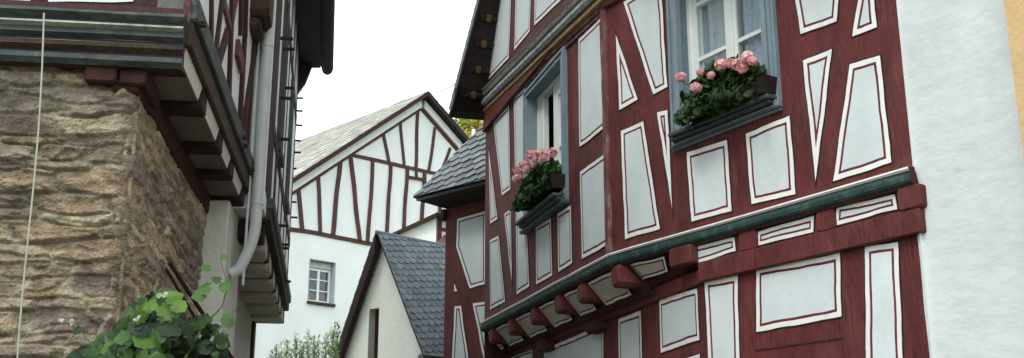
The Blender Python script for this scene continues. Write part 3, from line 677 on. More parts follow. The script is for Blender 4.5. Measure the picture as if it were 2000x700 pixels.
# upper front: mouldings
zF = lambda y: fF.uz(200, y, .03)[1]
zz = [zF(y) for y in (127, 118, 107, 100, 90, 84, 77, 68, 59, 55, 50, 44, 34, 24, 19, 6)]
pr = [(-.03, zz[0]-.003, 'darkred'), (.02, zz[0], 'slategreen'), (.045, zz[1], 'slategreen'), (.03, zz[2], 'black'), (.015, zz[3], 'brown'), (.045, zz[4]-.005, 'brown'), (.045, zz[5], 'black'), (.03, zz[6], 'slategreen'), (.06, zz[7]-.006, 'slategreen'), (.05, zz[8], 'palegrey'), (.08, zz[9], 'palegrey'), (.07, zz[10], 'black'), (.055, zz[11], 'slategreen'), (.085, zz[12], 'slategreen'), (.06, zz[13], 'black'), (.02, zz[14], 'darkred'), (.01, zz[15], 'darkred')]
pth = [P2(fF.pt(0, 0, 0)), P2(fF.pt(4, 0, 0))]; dv = (pth[1]-pth[0]); sg2 = 1 if V((-dv.y, dv.x)).dot(P2(fF.n)) > 0 else -1
sweep(HA, pth, pr, name='front_moulding', side=sg2)
mb = MB(); mb.box(fF, 0, 4, zz[14], 7.3, -.2, 0, M['darkred']); mb.build('timber_frame', HA)
panel(HA, fF, [(95, 4), (262, 3), (262, -200), (95, -200)], fill_only=True)
panel(HA, fF, [(-20, 4), (60, 4), (60, -200), (-20, -200)], fill_only=True)
mb = MB(); mb.box(fF, 0, 4, 3.585, 3.60, -.12, -.0, M['soffit']); mb.build('jetty_soffit', HA)
for xa, xb in ((172, 235), (238, 292)):
    ua = fF.uz(xa, 150, -.09)[0]; ub = fF.uz(xb, 150, -.09)[0]; zc = fF.uz(200, 171, -.09)[1]
    mb = MB(); mb.box(fF, min(ua, ub), max(ua, ub), zc, 3.605, -.4, -.0 if xa < 200 else -.02, M['darkred'], .012); mb.build('beam_end', HA)
# upper street side
zsb = fA.uz(391, 166)[1]; zst = fA.uz(430, 168)[1]; print('A sill', zsb, zst, LA)
mb = MB(); mb.box(fA, 0, LA, zsb-.01, 7.0, -.15, 0, M['white']); mb.build('wall', HA)
mb = MB(); mb.box(fA, -.01, LA+.02, zsb, (zsb+zst)/2, -.02, .035, M['brown'], .01); mb.box(fA, -.012, LA+.02, (zsb+zst)/2+.002, zst, -.02, .055, M['slategreen'], .012); mb.build('sill_beam', HA)
tj = [fA.uz(x, y)[0] for x, y in ((394, 221), (427, 296), (449, 352), (472, 394))]
for u in tj:
    mb = MB(); mb.box(fA, u-.085, u+.085, 3.585, zsb-.002, -oA-.05, .012, M['soffitwood'], .012); mb.build('joist_end', HA)
us = [-.062]+tj
for i in range(len(us)-1):
    a, b = us[i]+.085, us[i+1]-.085
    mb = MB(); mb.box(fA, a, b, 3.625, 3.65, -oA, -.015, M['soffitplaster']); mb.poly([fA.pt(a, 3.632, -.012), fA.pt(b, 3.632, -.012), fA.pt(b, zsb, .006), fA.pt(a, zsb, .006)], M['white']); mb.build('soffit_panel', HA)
mb = MB(); mb.box(sA, -.04, LS+.25, 3.475, 3.625, -.1, .022, M['darkred'], .015); mb.build('wall_plate', HA)
TA = [((368, 0), (366, 82), .09), ((411, -40), (409, 125), .075), ((433, -20), (416, 118), .07), ((434, 2), (446, 55), .07), ((440, 66), (416, 146), .08), ((451, -40), (443, 214), .085), ((459, -10), (449, 42), .05), ((468, -40), (466, 70), .07), ((475, 58), (463, 262), .08), ((459, 92), (468, 130), .12), ((497, 78), (469, 262), .06), ((477, -30), (474, 75), .04)]
for i, (a, b, w) in enumerate(TA): beam(HA, fA, a, b, w, .016+.0015*i, 'darkred' if i % 3 else 'redworn', name='timber_beam', amp=.006)
q0 = fA.uz(494, 55); mb = MB(); mb.box(fA, q0[0]-.28, q0[0]+.10, q0[1]+.0, q0[1]+.5, -.1, .14, M['brown'], .04); mb.box(fA, q0[0]-.25, q0[0]+.08, q0[1]-.10, q0[1]+.005, -.1, .08, M['brown'], .03); mb.build('carved_bracket', HA)
mb = MB(); q1 = fA.uz(500, 85, .03); mb.box(fA, q1[0]-.02, q1[0]+.02, zst, q1[1], 0, .03, M['darkred']); mb.build('batten', HA)
def pegs(house, fr, pts, o=.09, w=.012, name='peg'):
    for x, y in pts:
        u, z = fr.uz(x, y, .02); mb = MB(); mb.box(fr, u-w, u+w, z-w, z+w, -.02, o, M['darkred'], .003); mb.build(name, house)
pegs(HA, fA, [(377, 47), (503, 78), (464, 268), (466, 285), (480, 331)], .085, .014)
# white pier at the end of the stone wall
pr_ = shift(sA, .0, LS); mb = MB(); mb.box(pr_, 0, .85, 0, 3.585, -.3, .165, M['aplaster'], .01); mb.build('pier', HA)
# roof over both left houses, dark eaves
q = ray(545, 0); fB = wall(q.x/q.y*8.44, 8.44, -9.4)
# downpipe
pp = fA.pt(LA+.06, 0, .085); px_ = V((ray(505, 350).x/ray(505, 350).y*8.1, 8.1, 0))
mb = MB(); b = px_; inw = -fA.n
mb.tube([b+V((0, 0, 7)), b+V((0, 0, 5)), b+V((0, 0, 3.6)), b+V((0, 0, 3.52))]+[b+V((0, 0, 3.50-.30*t))+inw*(.065*t*t) for t in (.1, .25, .4, .55, .7, .85, 1)]+[b+V((0, 0, 3.12))+inw*.10, b+V((0, 0, 3.08))+inw*.16], .043, M['pipe'], 16)
for z in (3.62, 4.9, 6.1): mb.tube([b+V((0, 0, z)), b+V((0, 0, z+.03))], .048, M['pipe'], 16)
mb.tube([b+V((-.062, -.02, 7)), b+V((-.062, -.02, 3.0))], .010, M['pipe'], 8)
mb.build('downpipe', HA, smooth=False)

# ---------------- left: second jettied house (house B)
UB = 4.35
for k in range(200):
    u = 3.4+k*.01; p = fB.pt(u, 5.5, 0)
    if p.x/p.y > ray(577, 250).x/ray(577, 250).y: UB = u; break
print('UB', UB)
HB = thing('half_timbered_house', 'tall half-timbered house behind the white downpipe, with jetty and overhanging eaves', 'house', (fB.pt(2, 0).x, fB.pt(2, 0).y, 0))
zB = 3.42; oB = .36
mb = MB(); mb.box(fB, -.3, UB, zB+.18, 6.9, -3, 0, M['white']); mb.build('wall', HB)
mb = MB(); mb.box(fB, -.2, UB-.02, 0, zB, -3, -oB, M['aplaster']); mb.build('ground_floor_wall', HB)
mb = MB(); mb.box(fB, UB-.36, UB-.02, 0, zB-.02, -oB-.1, -oB+.03, M['darkred']); mb.build('corner_post', HB)
mb = MB(); mb.box(fB, -.02, UB+.02, zB+.15, zB+.24, -.05, .04, M['brown'], .012); mb.box(fB, -.02, UB+.02, zB+.242, zB+.34, -.05, .06, M['slategreen'], .015); mb.build('sill_beam', HB)
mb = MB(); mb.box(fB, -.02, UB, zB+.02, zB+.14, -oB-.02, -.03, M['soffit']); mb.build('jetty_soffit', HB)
nj = 6
for i in range(nj+1):
    u = UB-.07-i*(UB-.2)/nj; mb = MB(); mb.box(fB, u-.10, u+.10, zB+.0, zB+.15, -oB-.02, -.01, M['soffitwood'], .012); mb.build('joist_end', HB)
    if i < nj:
        u2 = u-(UB-.2)/nj; mb = MB(); a, b = u2+.11, u-.11
        mb.box(fB, a+.01, b-.01, zB-.035, zB+.14, -oB, -.015, M['greyplaster'], .03)
        mb.build('soffit_panel', HB)
for i, (ua, ub) in enumerate(((-.28, .40), (.8, 1.08), (1.62, 1.72), (2.3, 2.4), (3.05, 3.15), (3.7, 3.8), (UB-.12, UB+.01))):
    mb = MB(); mb.box(fB, ua, ub, zB+.34, 6.88, -.05, .007, M['darkred'], .006); mb.build('timber_beam', HB)
mb = MB(); mb.box(fB, 0, UB, 5.9, 6.05, -.05, .012, M['darkred'], .006); mb.build('timber_beam', HB)
mb = MB(); mb.box(fB, 0, UB, 4.35, 4.47, -.05, .012, M['darkred'], .006); mb.build('timber_beam', HB)
for ua, ub in ((1.12, 1.48), (2.92, 3.38)):
    w = MB(); ringframe(w, fB, (ua, ub, 4.5, 5.85), .06, -.02, .028, M['sill']); w_ = w.build('window', HB)
    g = MB(); g.poly([fB.pt(u, z, .01) for u, z in ((ua+.05, 4.55), (ub-.05, 4.55), (ub-.05, 5.8), (ua+.05, 5.8))], M['glass']); g.build('pane', w_)
    g = MB(); g.box(fB, ua, ub, 4.42, 4.48, 0, .05, M['sill'], .01); g.build('sill', w_)
random.seed(5)
for y in (168, 192, 217, 245, 275, 298, 330, 395, 425):
    P_ = fB.pt(UB-.04, 0, .03); q_ = ray(577, y); z = 1.6+q_.z/q_.y*P_.y; mb = MB(); mb.box(fB, UB-.05, UB-.03, z-.010, z+.010, -.02, .04+.05*random.random(), M['darkred']); mb.build('peg', HB)
for x, y in ((558, 172), (553, 192), (549, 272), (553, 60), (558, 96), (547, 441), (548, 478), (548, 485), (553, 550)):
    u, z = fB.uz(x, y, .03); u = min(max(u, .5), UB-.1); mb = MB(); mb.box(fB, u-.012, u+.012, z-.012, z+.012, -.02, .11, M['darkred']); mb.build('peg', HB)
# roof
pe = None
for k in range(100):
    o = .1+k*.01; p = fB.pt(UB+.05, 0, o)
    if p.x/p.y > ray(627, 140).x/ray(627, 140).y: pe = o; break
pE = fB.pt(UB+.05, 0, pe); rE = ray(640, 133); zEv = 1.6+rE.z*(pE.y/rE.y); print('eave', pe, zEv)
sB = 1.0
def rB(u, o, z): return fB.pt(u, z, o)
mb = MB(); A = [rB(-4, pe, zEv), rB(UB+.05, pe, zEv), rB(UB+.05, -3, zEv+(pe+3)*sB), rB(-4, -3, zEv+(pe+3)*sB)]
mb.prism(A, [p+V((0, 0, .10)) for p in A], M['soffit']); RB = mb.build('roof', HB)
mb = MB()     # boxed eave with boards
for k in range(6):
    a = pe-.02-k*(pe+.02)/6; b = pe-.02-(k+1)*(pe+.02)/6-.01
    mb.box(Fr(fB.o, fB.e1, (0, 0, 1), fB.n), -4, UB+.03, zEv-.012-.004*(k % 2), zEv+.008+.006*(k % 2), b, a, M['soffit'])
mb.build('soffit_board', RB)
mb = MB(); gut = []
for k in range(9):
    t = math.pi*k/8; gut.append((pe+.07+.075*math.cos(t), zEv+.02-.095*math.sin(t)))
mb.prism([rB(-4, o, z) for o, z in gut], [rB(UB+.10, o, z) for o, z in gut], M['soffit']); mb.build('gutter', RB)
mb = MB(); tri = [(0.0, zEv-.42), (.0, zEv-.02), (pe-.12, zEv-.02), (.10, zEv-.25)]
mb.prism([rB(UB-.12, o, z) for o, z in tri], [rB(UB+.0, o, z) for o, z in tri], M['brown']); mb.build('eave_bracket', RB)
frb = Fr(rB(UB+.06, pe, zEv+.11), -fB.e1, (-fB.n+V((0, 0, sB))), None); frb.n = frb.n if frb.n.z > 0 else -frb.n
mb = MB(); slates(mb, frb, [(0, -.05), (8, -.05), (8, 4), (0, 4)], .3, .25, M['slate'], cs, .02); mb.build('slates', RB)
mb = MB(); mb.prism([rB(UB, o, z) for o, z in ((0, 6.8), (-3, 6.8), (-3, zEv+3))], [rB(UB-.1, o, z) for o, z in ((0, 6.8), (-3, 6.8), (-3, zEv+3))], M['aplaster']); mb.build('gable_wall', HB)

# ---------------- gabled house in the middle
q = ray(630, 400); mM = wall(q.x/q.y*26, 26, 46)
HM = thing('gabled_house', 'large white gabled house with thin brown timbers at the end of the lane', 'house', (mM.pt(2, 0).x, mM.pt(2, 0).y, 0))
ap = mM.uz(822, 193); Lr = mM.uz(560, 362); Rr = mM.uz(915, 300)
print('M', ap, Lr, Rr)
slL = (ap[1]-Lr[1])/(ap[0]-Lr[0]); slR = (ap[1]-Rr[1])/(Rr[0]-ap[0])
ucl, ucr = ap[0]-6.4, ap[0]+2.6; zl = ap[1]-slL*6.4; zrr = ap[1]-slR*2.6
hM = (-.27, .45, 5.72, 6.72)
h1 = mM.uzs([(607, 507), (655, 514), (652, 594), (602, 588)]); hM = (min(h1[0][0], h1[3][0]), max(h1[1][0], h1[2][0])-.02, h1[3][1], h1[0][1])
mb = MB(); facade(mb, mM, [ucl, ucr], [0, 7.0], [hM], M['white'])
uk = ap[0]-(ap[1]-7.0)/slL
mb.poly([mM.pt(u, z) for u, z in ((max(ucl, uk), 7.0), (ucr, 7.0), (ucr, zrr), (ap[0], ap[1]), (max(ucl, uk), max(zl, 7.0)))], M['white'])
mb.poly([mM.pt(ucl, z, -o) for o, z in ((0, 0), (9, 0), (9, max(zl, 7)), (0, max(zl, 7)))], M['white']); mb.poly([mM.pt(ucr, z, -o) for o, z in ((0, 0), (9, 0), (9, zrr), (0, zrr))], M['white'])
mb.build('wall', HM)
tb = [((660, 297), (875, 345), .14), ((555, 446), (880, 503), .15), ((747, 257), (760, 318), .14), ((781, 232), (788, 322), .12), ((817, 200), (811, 332), .14), ((849, 250), (836, 336), .12), ((879, 290), (861, 341), .12), ((810, 210), (688, 300), .10),
      ((580, 350), (589, 450), .15), ((620, 325), (625, 456), .13), ((665, 299), (649, 460), .16), ((683, 302), (702, 470), .15), ((728, 312), (717, 474), .13), ((762, 320), (754, 480), .13), ((794, 329), (786, 485), .13), ((828, 337), (820, 490), .14), ((861, 345), (853, 496), .13), ((795, 347), (829, 353), .10), ((811, 333), (812, 350), .08)]
for i, (a, b, w) in enumerate(tb): beam(HM, mM, a, b, w*.68, .02+.0022*i, amp=.014)
# verges
bkM = -mM.n
def rakeM(sgn, t, o, dz=0): return mM.pt(ap[0]+sgn*t, ap[1]-(slL if sgn < 0 else slR)*t+dz, o)
mb = MB(); ovm = .28; DM = 11.0
RM = None
for sgn, T in ((-1, 6.6), (1, 2.75)):
    A = [rakeM(sgn, 0, ovm, .02), rakeM(sgn, T, ovm, .02), rakeM(sgn, T, -DM, .02), rakeM(sgn, 0, -DM, .02)]
    mb.prism(A, [p+V((0, 0, .10)) for p in A], M['soffit'])
RM = mb.build('roof', HM)
for sgn, T, m, cc in ((-1, 6.6, 'paleroof', [(.38, .38, .34), (.43, .42, .38), (.35, .34, .31)]), (1, 2.75, 'slate', sc)):
    a = rakeM(sgn, T, ovm+.04, .135); b = rakeM(sgn, 0, ovm+.04, .135); up = b-a; n = bkM.cross(up).normalized(); n = n if n.z > 0 else -n
    fr = Fr(a, bkM, up, n); mb = MB(); slates(mb, fr, [(0, 0), (DM, 0), (DM, up.length), (0, up.length)], .30, .24, M[m], cc, .014, round_=False); mb.build('roof_tiles', RM)
for sgn, T in ((-1, 6.6), (1, 2.75)):       # white board and dark verge
    mb = MB(); A = [rakeM(sgn, .05, .05, -.02), rakeM(sgn, T, .05, -.02), rakeM(sgn, T, .05, -.24), rakeM(sgn, .05, .05, -.24)]
    mb.prism(A, [p+mM.n*.06 for p in A], M['band']); mb.build('verge_board', HM)
    beam(HM, mM, (ap[0]+sgn*.02, ap[1]-.30), (ap[0]+sgn*T, ap[1]-.30-(slL if sgn < 0 else slR)*T), .08, .045, px=False, amp=.004)
    mb = MB(); A = [rakeM(sgn, 0, ovm+.01, .0), rakeM(sgn, T, ovm+.01, .0), rakeM(sgn, T, ovm+.01, .13), rakeM(sgn, 0, ovm+.01, .13)]
    mb.prism(A, [p+mM.n*.03 for p in A], M['darkred'] if sgn < 0 else M['soffit']); mb.build('verge_trim', HM)
w = MB(); reveal(w, mM, hM, .22, M['bluegrey']); Wm = w.build('window', HM)
u0, u1, z0, z1 = hM
s = MB(); s.box(mM, u0+.01, u1-.01, z1-.16, z1-.01, -.19, -.12, M['greyplaster']); s.build('shutter_box', Wm)
s = MB(); ringframe(s, mM, (u0+.01, u1-.01, z0+.01, z1-.17), .05, -.20, -.15, M['sash']); s.box(mM, (u0+u1)/2-.03, (u0+u1)/2+.03, z0+.05, z1-.2, -.19, -.14, M['sash'])
for z in (z0+.30, z0+.56): s.box(mM, u0+.05, u1-.05, z-.012, z+.012, -.19, -.15, M['sash'])
s.build('sash', Wm)
g = MB(); g.poly([mM.pt(u, z, -.175) for u, z in ((u0, z0), (u1, z0), (u1, z1-.15), (u0, z1-.15))], M['glass']); g.build('pane', Wm)
g = MB(); g.poly([mM.pt(u, z, -.215) for u, z in ((u0, z0), (u1, z0), (u1, z1), (u0, z1))], M['dark']); g.box(mM, u0+.05, u1-.05, z0+.02, z0+.22, -.213, -.205, M['tan']); g.build('curtain', Wm)  # flat dark sheet stands in for the unlit room, with a tan strip
g = MB(); g.box(mM, u0-.04, u1+.04, z0-.07, z0-.002, -.1, .06, M['brown'], .01); ringframe(g, mM, (u0-.022, u1+.022, z0-.001, z1+.022), .02, 0, .010, M['bluegrey'], .001); g.build('sill', Wm)
# chimney on the right slope
q_ = ray(879, 243); cp = CAM+q_*((rakeM(1, 1.6, 0).y+2.2)/q_.y); mb = MB(); mb.tube([cp+V((0, 0, -2.2)), cp+V((0, 0, -.12))], .20, M['brown'], 12); mb.tube([cp+V((0, 0, -.12)), cp, cp+V((0, 0, .10))], .27, M['soffit'], 12, .12); mb.build('chimney', RM)

# ---------------- small white house with steep slate roof
q = ray(735, 458); mS = wall(q.x/q.y*15, 15, -46)
HS = thing('slate_roofed_house', 'small cream gabled house with steep blue slate roof and slit window', 'house', (mS.o.x, mS.o.y, 0))
aS = mS.uz(735, 461, .12); half = 1.18; slS = (aS[1]-mS.uz(825, 700, .12)[1])/(aS[0]-mS.uz(825, 700, .12)[0]); print('S', aS, slS)
slS2 = (aS[1]-mS.uz(655, 700, .12)[1])/(mS.uz(655, 700, .12)[0]-aS[0])
zeR = mS.uz(816, 668)[1]; hr_ = (aS[1]-zeR)/slS; hl_ = hr_*slS/slS2
hh = mS.uzs([(721, 612), (741, 594), (741, 720), (721, 720)]); hS = (min(hh[0][0], hh[1][0]), max(hh[0][0], hh[1][0]), 2.9, (hh[0][1]+hh[1][1])/2)
print('hS', hS)
mb = MB(); zc = aS[1]-.05
L_ = [aS[0]-hr_, aS[0]+hl_]
facade(mb, mS, [L_[0], L_[1]], [0, zeR], [hS] if hS[3] < zeR else [(hS[0], hS[1], hS[2], zeR)], M['cream'])
if hS[3] > zeR:
    u0, u1 = hS[0], hS[1]; zz_ = hS[3]
    f = lambda u: zc-slS*(aS[0]-u) if u < aS[0] else zc-slS2*(u-aS[0])
    mb.poly([mS.pt(u, z) for u, z in ((L_[0], zeR), (u0, zeR), (u0, zz_), (u0, f(u0)))], M['cream'])
    mb.poly([mS.pt(u, z) for u, z in ((u1, zeR), (L_[1], zeR), (u1, f(u1)))], M['cream'])
    mb.poly([mS.pt(u, z) for u, z in ((u0, zz_), (u1, zz_), (u1, f(u1)), (aS[0], zc), (u0, f(u0)))] if u0 < aS[0] < u1 else [mS.pt(u, z) for u, z in (((u0, zz_), (u1, zz_), (u1, f(u1)), (u0, f(u0))))], M['cream'])
    if not (u0 < aS[0] < u1):
        if u1 <= aS[0]: mb.poly([mS.pt(u, z) for u, z in ((u1, f(u1)), (aS[0], zc), (L_[1], zeR))], M['cream'])
        else: mb.poly([mS.pt(u, z) for u, z in ((u0, f(u0)), (aS[0], zc), (L_[0], zeR))], M['cream'])
mb.poly([mS.pt(L_[0], z, -o) for o, z in ((0, 0), (5, 0), (5, zeR), (0, zeR))], M['cream']); mb.poly([mS.pt(L_[1], z, -o) for o, z in ((0, 0), (5, 0), (5, zeR), (0, zeR))], M['cream'])
mb.build('wall', HS)
w = MB(); reveal(w, mS, hS, .12, M['greyplaster']); w.poly([mS.pt(u, z, -.11) for u, z in ((hS[0], hS[2]), (hS[1], hS[2]), (hS[1], hS[3]), (hS[0], hS[3]))], M['darkred']); w.build('window', HS)
bs = -mS.n; mb = MB(); vS = []
def rS(sg_, t, o, dn=0):
    s_ = slS if sg_ < 0 else slS2; return mS.pt(aS[0]+sg_*t, aS[1]-s_*t-dn, o)
tR = (hr_+.12); tL = (hl_+.12)
for sg_, T in ((-1, tR), (1, tL)):
    A = [rS(sg_, 0, .10), rS(sg_, T, .10), rS(sg_, T, -5), rS(sg_, 0, -5)]; s_ = slS if sg_ < 0 else slS2; nn = (mS.e1*sg_*s_+V((0, 0, 1))).normalized()
    mb.prism(A, [p+nn*.035 for p in A], M['soffit'])
RS = mb.build('roof', HS)
bluec = [(.092, .125, .148), (.118, .150, .170), (.075, .102, .125), (.10, .135, .158)]
for sg_, T in ((-1, tR), (1, tL)):
    s_ = slS if sg_ < 0 else slS2; nn = (mS.e1*sg_*s_+V((0, 0, 1))).normalized(); a = rS(sg_, T, .12)+nn*.04; up = rS(sg_, 0, .12)-rS(sg_, T, .12)
    fr = Fr(a, bs, up, nn); mb = MB(); slates(mb, fr, [(0, -.02), (5, -.02), (5, up.length+.02), (0, up.length+.02)], .12, .104, M['slate'], bluec, .010, .16); mb.build('slates', RS)
A = [rS(1, 0, .05, -.02), rS(1, tL, .05, -.02), rS(1, tL, .05, .20), rS(1, 0, .05, .24)]
mb = MB(); mb.prism(A, [p+mS.n*.09 for p in A], M['soffitwood']); mb.build('verge_board', RS)
mb = MB(); mb.tube([rS(-1, tR, .14, .0)+V((0, 0, -.03)), rS(-1, tR, -5, 0)+V((0, 0, -.03))], .055, M['zinc'], 10); mb.build('gutter', RS)
mb = MB(); a = rS(-1, 0, .13)+V((0, 0, .05)); mb.tube([a, a+bs*5.1], .03, M['slate'], 6, col=(.10, .13, .16)); mb.build('ridge_slates', RS)

# ---------------- small house behind with dark red roof
q = ray(858, 470); hx = q.x/q.y*20; dF = wall(hx, 20, 60)
HD = thing('red_roofed_house', 'little house with dark red roof peeping out between the gabled house and the wing', 'house', (hx, 20, 0))
k = dF.uzs([(868, 425), (868, 490)]); u_ = k[0][0]
mb = MB(); zt_ = k[0][1]; mb.box(dF, u_-.12, u_+1.6, 0, zt_, -2, 0, M['white']); mb.build('wall', HD)
mb = MB(); mb.box(dF, u_-.14, u_-.06, 3, zt_, -.05, .02, M['mredbrown']); mb.build('timber_beam', HD)
mb = MB(); z_ = dF.uz(866, 452)[1]; mb.box(dF, u_-.12, u_+1.6, z_, z_+.06, -.05, .024, M['mredbrown']); z_ = dF.uz(866, 433)[1]; mb.box(dF, u_-.12, u_+1.6, z_, z_+.06, -.05, .024, M['mredbrown']); mb.build('timber_beam', HD)
A = [dF.hit(833, 492, .5), dF.hit(905, 492, .5), dF.hit(905, 452, -.02), dF.hit(869, 458, -.02)]
mb = MB(); mb.prism(A, [p+V((0, 0, -.08)) for p in A], M['redroof']); mb.build('porch_roof', HD)
mb = MB(); mb.prism([dF.pt(u_-.3, zt_, .3), dF.pt(u_+1.7, zt_, .3), dF.pt(u_+1.7, zt_+.8, -1)], [dF.pt(u_-.3, zt_, -2.3), dF.pt(u_+1.7, zt_, -2.3), dF.pt(u_+1.7, zt_+.8, -1.2)], M['redroof']); mb.build('roof', HD)

# ---------------- cords and cables
def hitfwd(px, py, fw): r = ray(px, py); return CAM+r*(fw/r.y)
a = hitfwd(86, 26, 4.86); b = hitfwd(38, 720, 4.95); pts = []
for i in range(20):
    t = i/19; p = a.lerp(b, t); p += V((.012*math.sin(t*5), 0, 0)); pts.append(p)
lowp = pts[-1].copy(); pts.append(V((lowp.x, lowp.y, .6)))
mb = MB(); mb.tube(pts, .0042, M['cord'], 6); tag(mb.build('cord'), 'thin pale cord hanging in front of the stone wall', 'cord')
a = hitfwd(560, 285, 40); b = hitfwd(640, 258, 37); 
p0_ = hitfwd(500, 308, 45); p1_ = hitfwd(825, 178, 31); p2_ = hitfwd(905, 152, 22)
mb = MB(); pts = []
for A_, B_ in ((p0_, p1_), (p1_, p2_)):
    for i in range(12): t = i/12; p = A_.lerp(B_, t); p.z -= .18*math.sin(math.pi*t); pts.append(p)
pts.append(p2_); pts.append(hitfwd(1010, 120, 16)); mb.tube(pts, .010, M['zinc'], 5); tag(mb.build('overhead_cable'), 'overhead cable crossing the sky above the gabled house ridge', 'cable')
# white mast
mb = MB(); a = hitfwd(925, 300, 60); b = hitfwd(925, 253, 60); mb.tube([V((a.x, a.y, 5)), a, b], .11, M['sash'], 8); tag(mb.build('mast'), 'short white mast in front of the wooded hill', 'mast')

# ---------------- vine, stakes, shrub
def vine_leaf(mb, c, n, dirn, r, col):
    n = n.normalized(); f = (dirn-n*dirn.dot(n)).normalized(); s_ = n.cross(f)
    o = [(-.12, 0), (-.30, .28), (-.28, .58), (-.02, .74), (.14, .92), (.36, .80), (.46, .70), (.66, .68), (.76, .46), (.92, .26), (1.08, 0)]
    L = [c+f*x*r+s_*y*r*.75-n*(.22*y*r+.10*x*x*r) for x, y in o]; Rr_ = [c+f*x*r-s_*y*r*.75-n*(.22*y*r+.10*x*x*r) for x, y in o]
    b = [c+f*x*r-n*.10*x*x*r for x in (-.1, .25, .7)]
    pts = [c+f*.0*r]+L; mb.add(pts, [(0, i, i+1) for i in range(1, len(o))], M['leaf'], col)
    pts = [c+f*.0*r]+Rr_; mb.add(pts, [(0, i+1, i) for i in range(1, len(o))], M['leaf'], tuple(x*.92 for x in col))
random.seed(11)
T = thing('grape_vine', 'broad leaved green vine climbing at the foot of the stone wall', 'vine', tuple(V((-1.7, 4.9, 0))))
def inpoly(x, y, P):
    c = False
    for i in range(len(P)):
        (x1, y1), (x2, y2) = P[i-1], P[i]
        if (y1 > y) != (y2 > y) and x < (x2-x1)*(y-y1)/(y2-y1)+x1: c = not c
    return c
vp = [(140, 900), (150, 695), (185, 668), (228, 645), (250, 610), (272, 575), (305, 572), (335, 600), (365, 628), (398, 612), (425, 640), (440, 700), (450, 900)]
lf = MB(); stv = MB(); cnt = 0
VC = [(.032, .080, .018), (.050, .115, .024), (.020, .056, .015), (.085, .17, .032), (.012, .035, .012)]
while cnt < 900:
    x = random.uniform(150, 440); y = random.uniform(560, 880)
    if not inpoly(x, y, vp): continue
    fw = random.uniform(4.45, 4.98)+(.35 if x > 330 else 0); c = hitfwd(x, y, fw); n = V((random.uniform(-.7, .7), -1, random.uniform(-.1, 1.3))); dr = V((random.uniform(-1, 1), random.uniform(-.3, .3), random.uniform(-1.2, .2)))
    deep = (fw-4.45)/.5; g = random.uniform(.7, 1.3)*(1.25-.8*min(1, deep)); col = tuple(v*g for v in random.choice(VC)); vine_leaf(lf, c, n, dr, random.choice([.03, .042, .05, .058, .072])*random.uniform(.85, 1.1), col); cnt += 1  # leaves set farther back get darker colour, imitating shade inside the vine
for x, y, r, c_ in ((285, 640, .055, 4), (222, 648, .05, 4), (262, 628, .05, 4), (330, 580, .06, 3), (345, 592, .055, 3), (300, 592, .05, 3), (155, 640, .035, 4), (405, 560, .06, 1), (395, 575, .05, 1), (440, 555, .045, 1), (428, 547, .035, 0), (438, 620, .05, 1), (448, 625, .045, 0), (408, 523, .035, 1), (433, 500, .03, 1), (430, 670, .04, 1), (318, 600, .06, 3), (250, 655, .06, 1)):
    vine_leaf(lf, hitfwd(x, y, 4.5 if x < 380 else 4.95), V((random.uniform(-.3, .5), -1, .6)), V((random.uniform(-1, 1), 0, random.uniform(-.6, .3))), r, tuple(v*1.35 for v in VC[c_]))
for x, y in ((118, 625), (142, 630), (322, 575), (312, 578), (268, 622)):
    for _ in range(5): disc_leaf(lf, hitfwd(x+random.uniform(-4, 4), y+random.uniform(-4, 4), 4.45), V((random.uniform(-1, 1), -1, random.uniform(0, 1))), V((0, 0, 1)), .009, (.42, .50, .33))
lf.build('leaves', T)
for ch in ([(250, 900), (262, 700), (300, 610), (325, 578)], [(300, 900), (350, 720), (395, 640), (433, 600), (445, 560), (430, 505)], [(240, 900), (200, 700), (160, 650), (120, 628)], [(350, 850), (400, 700), (430, 640), (470, 590)]):
    stv.tube([hitfwd(x, y, 4.75 if x < 380 else 5.0) for x, y in ch], .006, M['stem'], 6, .002)
stv.tube([V((-1.75, 4.95, 0)), hitfwd(270, 900, 4.8)], .014, M['stem'], 6)
stv.build('stem', T)
for k, (xa, ya, xb, yb, w) in enumerate(((330, 512, 402, 622, .011), (324, 525, 392, 640, .008))):
    a = hitfwd(xa, ya, 5.45); b = hitfwd(xb, yb, 5.9); e = (b-a); b2 = a+e*2.6
    mb = MB(); mb.tube([a, a.lerp(b2, .5), b2], w, M['soffitwood'], 8)
    tag(mb.build('wooden_stake'), ['dark wooden stake leaning on the stone wall, the thicker upper one', 'thin dark wooden stake leaning on the stone wall just below the thicker one'][k], 'stake', 'stakes leaning on the stone wall')
T = thing('shrub', 'feathery pale green shrub in front of the white gabled house', 'shrub', tuple(hitfwd(600, 690, 13.2).xy)+(0,))
lf = MB(); st = MB(); random.seed(3)
tops = [(540, 668), (553, 655), (566, 662), (577, 650), (588, 662), (600, 645), (608, 656), (618, 650), (628, 660), (640, 652), (648, 640), (657, 619), (662, 645), (533, 685), (596, 668), (570, 680), (612, 675), (635, 675), (548, 690), (585, 682), (652, 668)]
for (x, y) in tops*2:
    fw = random.uniform(12.6, 13.8); tp = hitfwd(x+random.uniform(-5, 5), y+random.uniform(0, 14), fw); bs_ = V((tp.x+random.uniform(-.15, .15), tp.y, tp.z-1.2)); st.tube([bs_, bs_.lerp(tp, .5)+V((.02, 0, 0)), tp], .005, M['stem'], 5, .0015)
    for i in range(150):
        t = random.random()**.8; c = bs_.lerp(tp, t); a = random.uniform(0, 6.28); dr = V((math.cos(a), math.sin(a), random.uniform(.2, 1.1))).normalized(); L_ = random.uniform(.06, .12)*(1.3-.7*t); s_ = dr.cross(V((0, 0, 1))).normalized()*L_*.16
        g = random.uniform(.7, 1.3); col = tuple(v*g for v in random.choice([(.42, .55, .26), (.52, .64, .36), (.30, .44, .18)]))
        lf.add([c, c+dr*L_*.45+s_, c+dr*L_, c+dr*L_*.45-s_], [(0, 1, 2, 3)], M['leaf'], col)
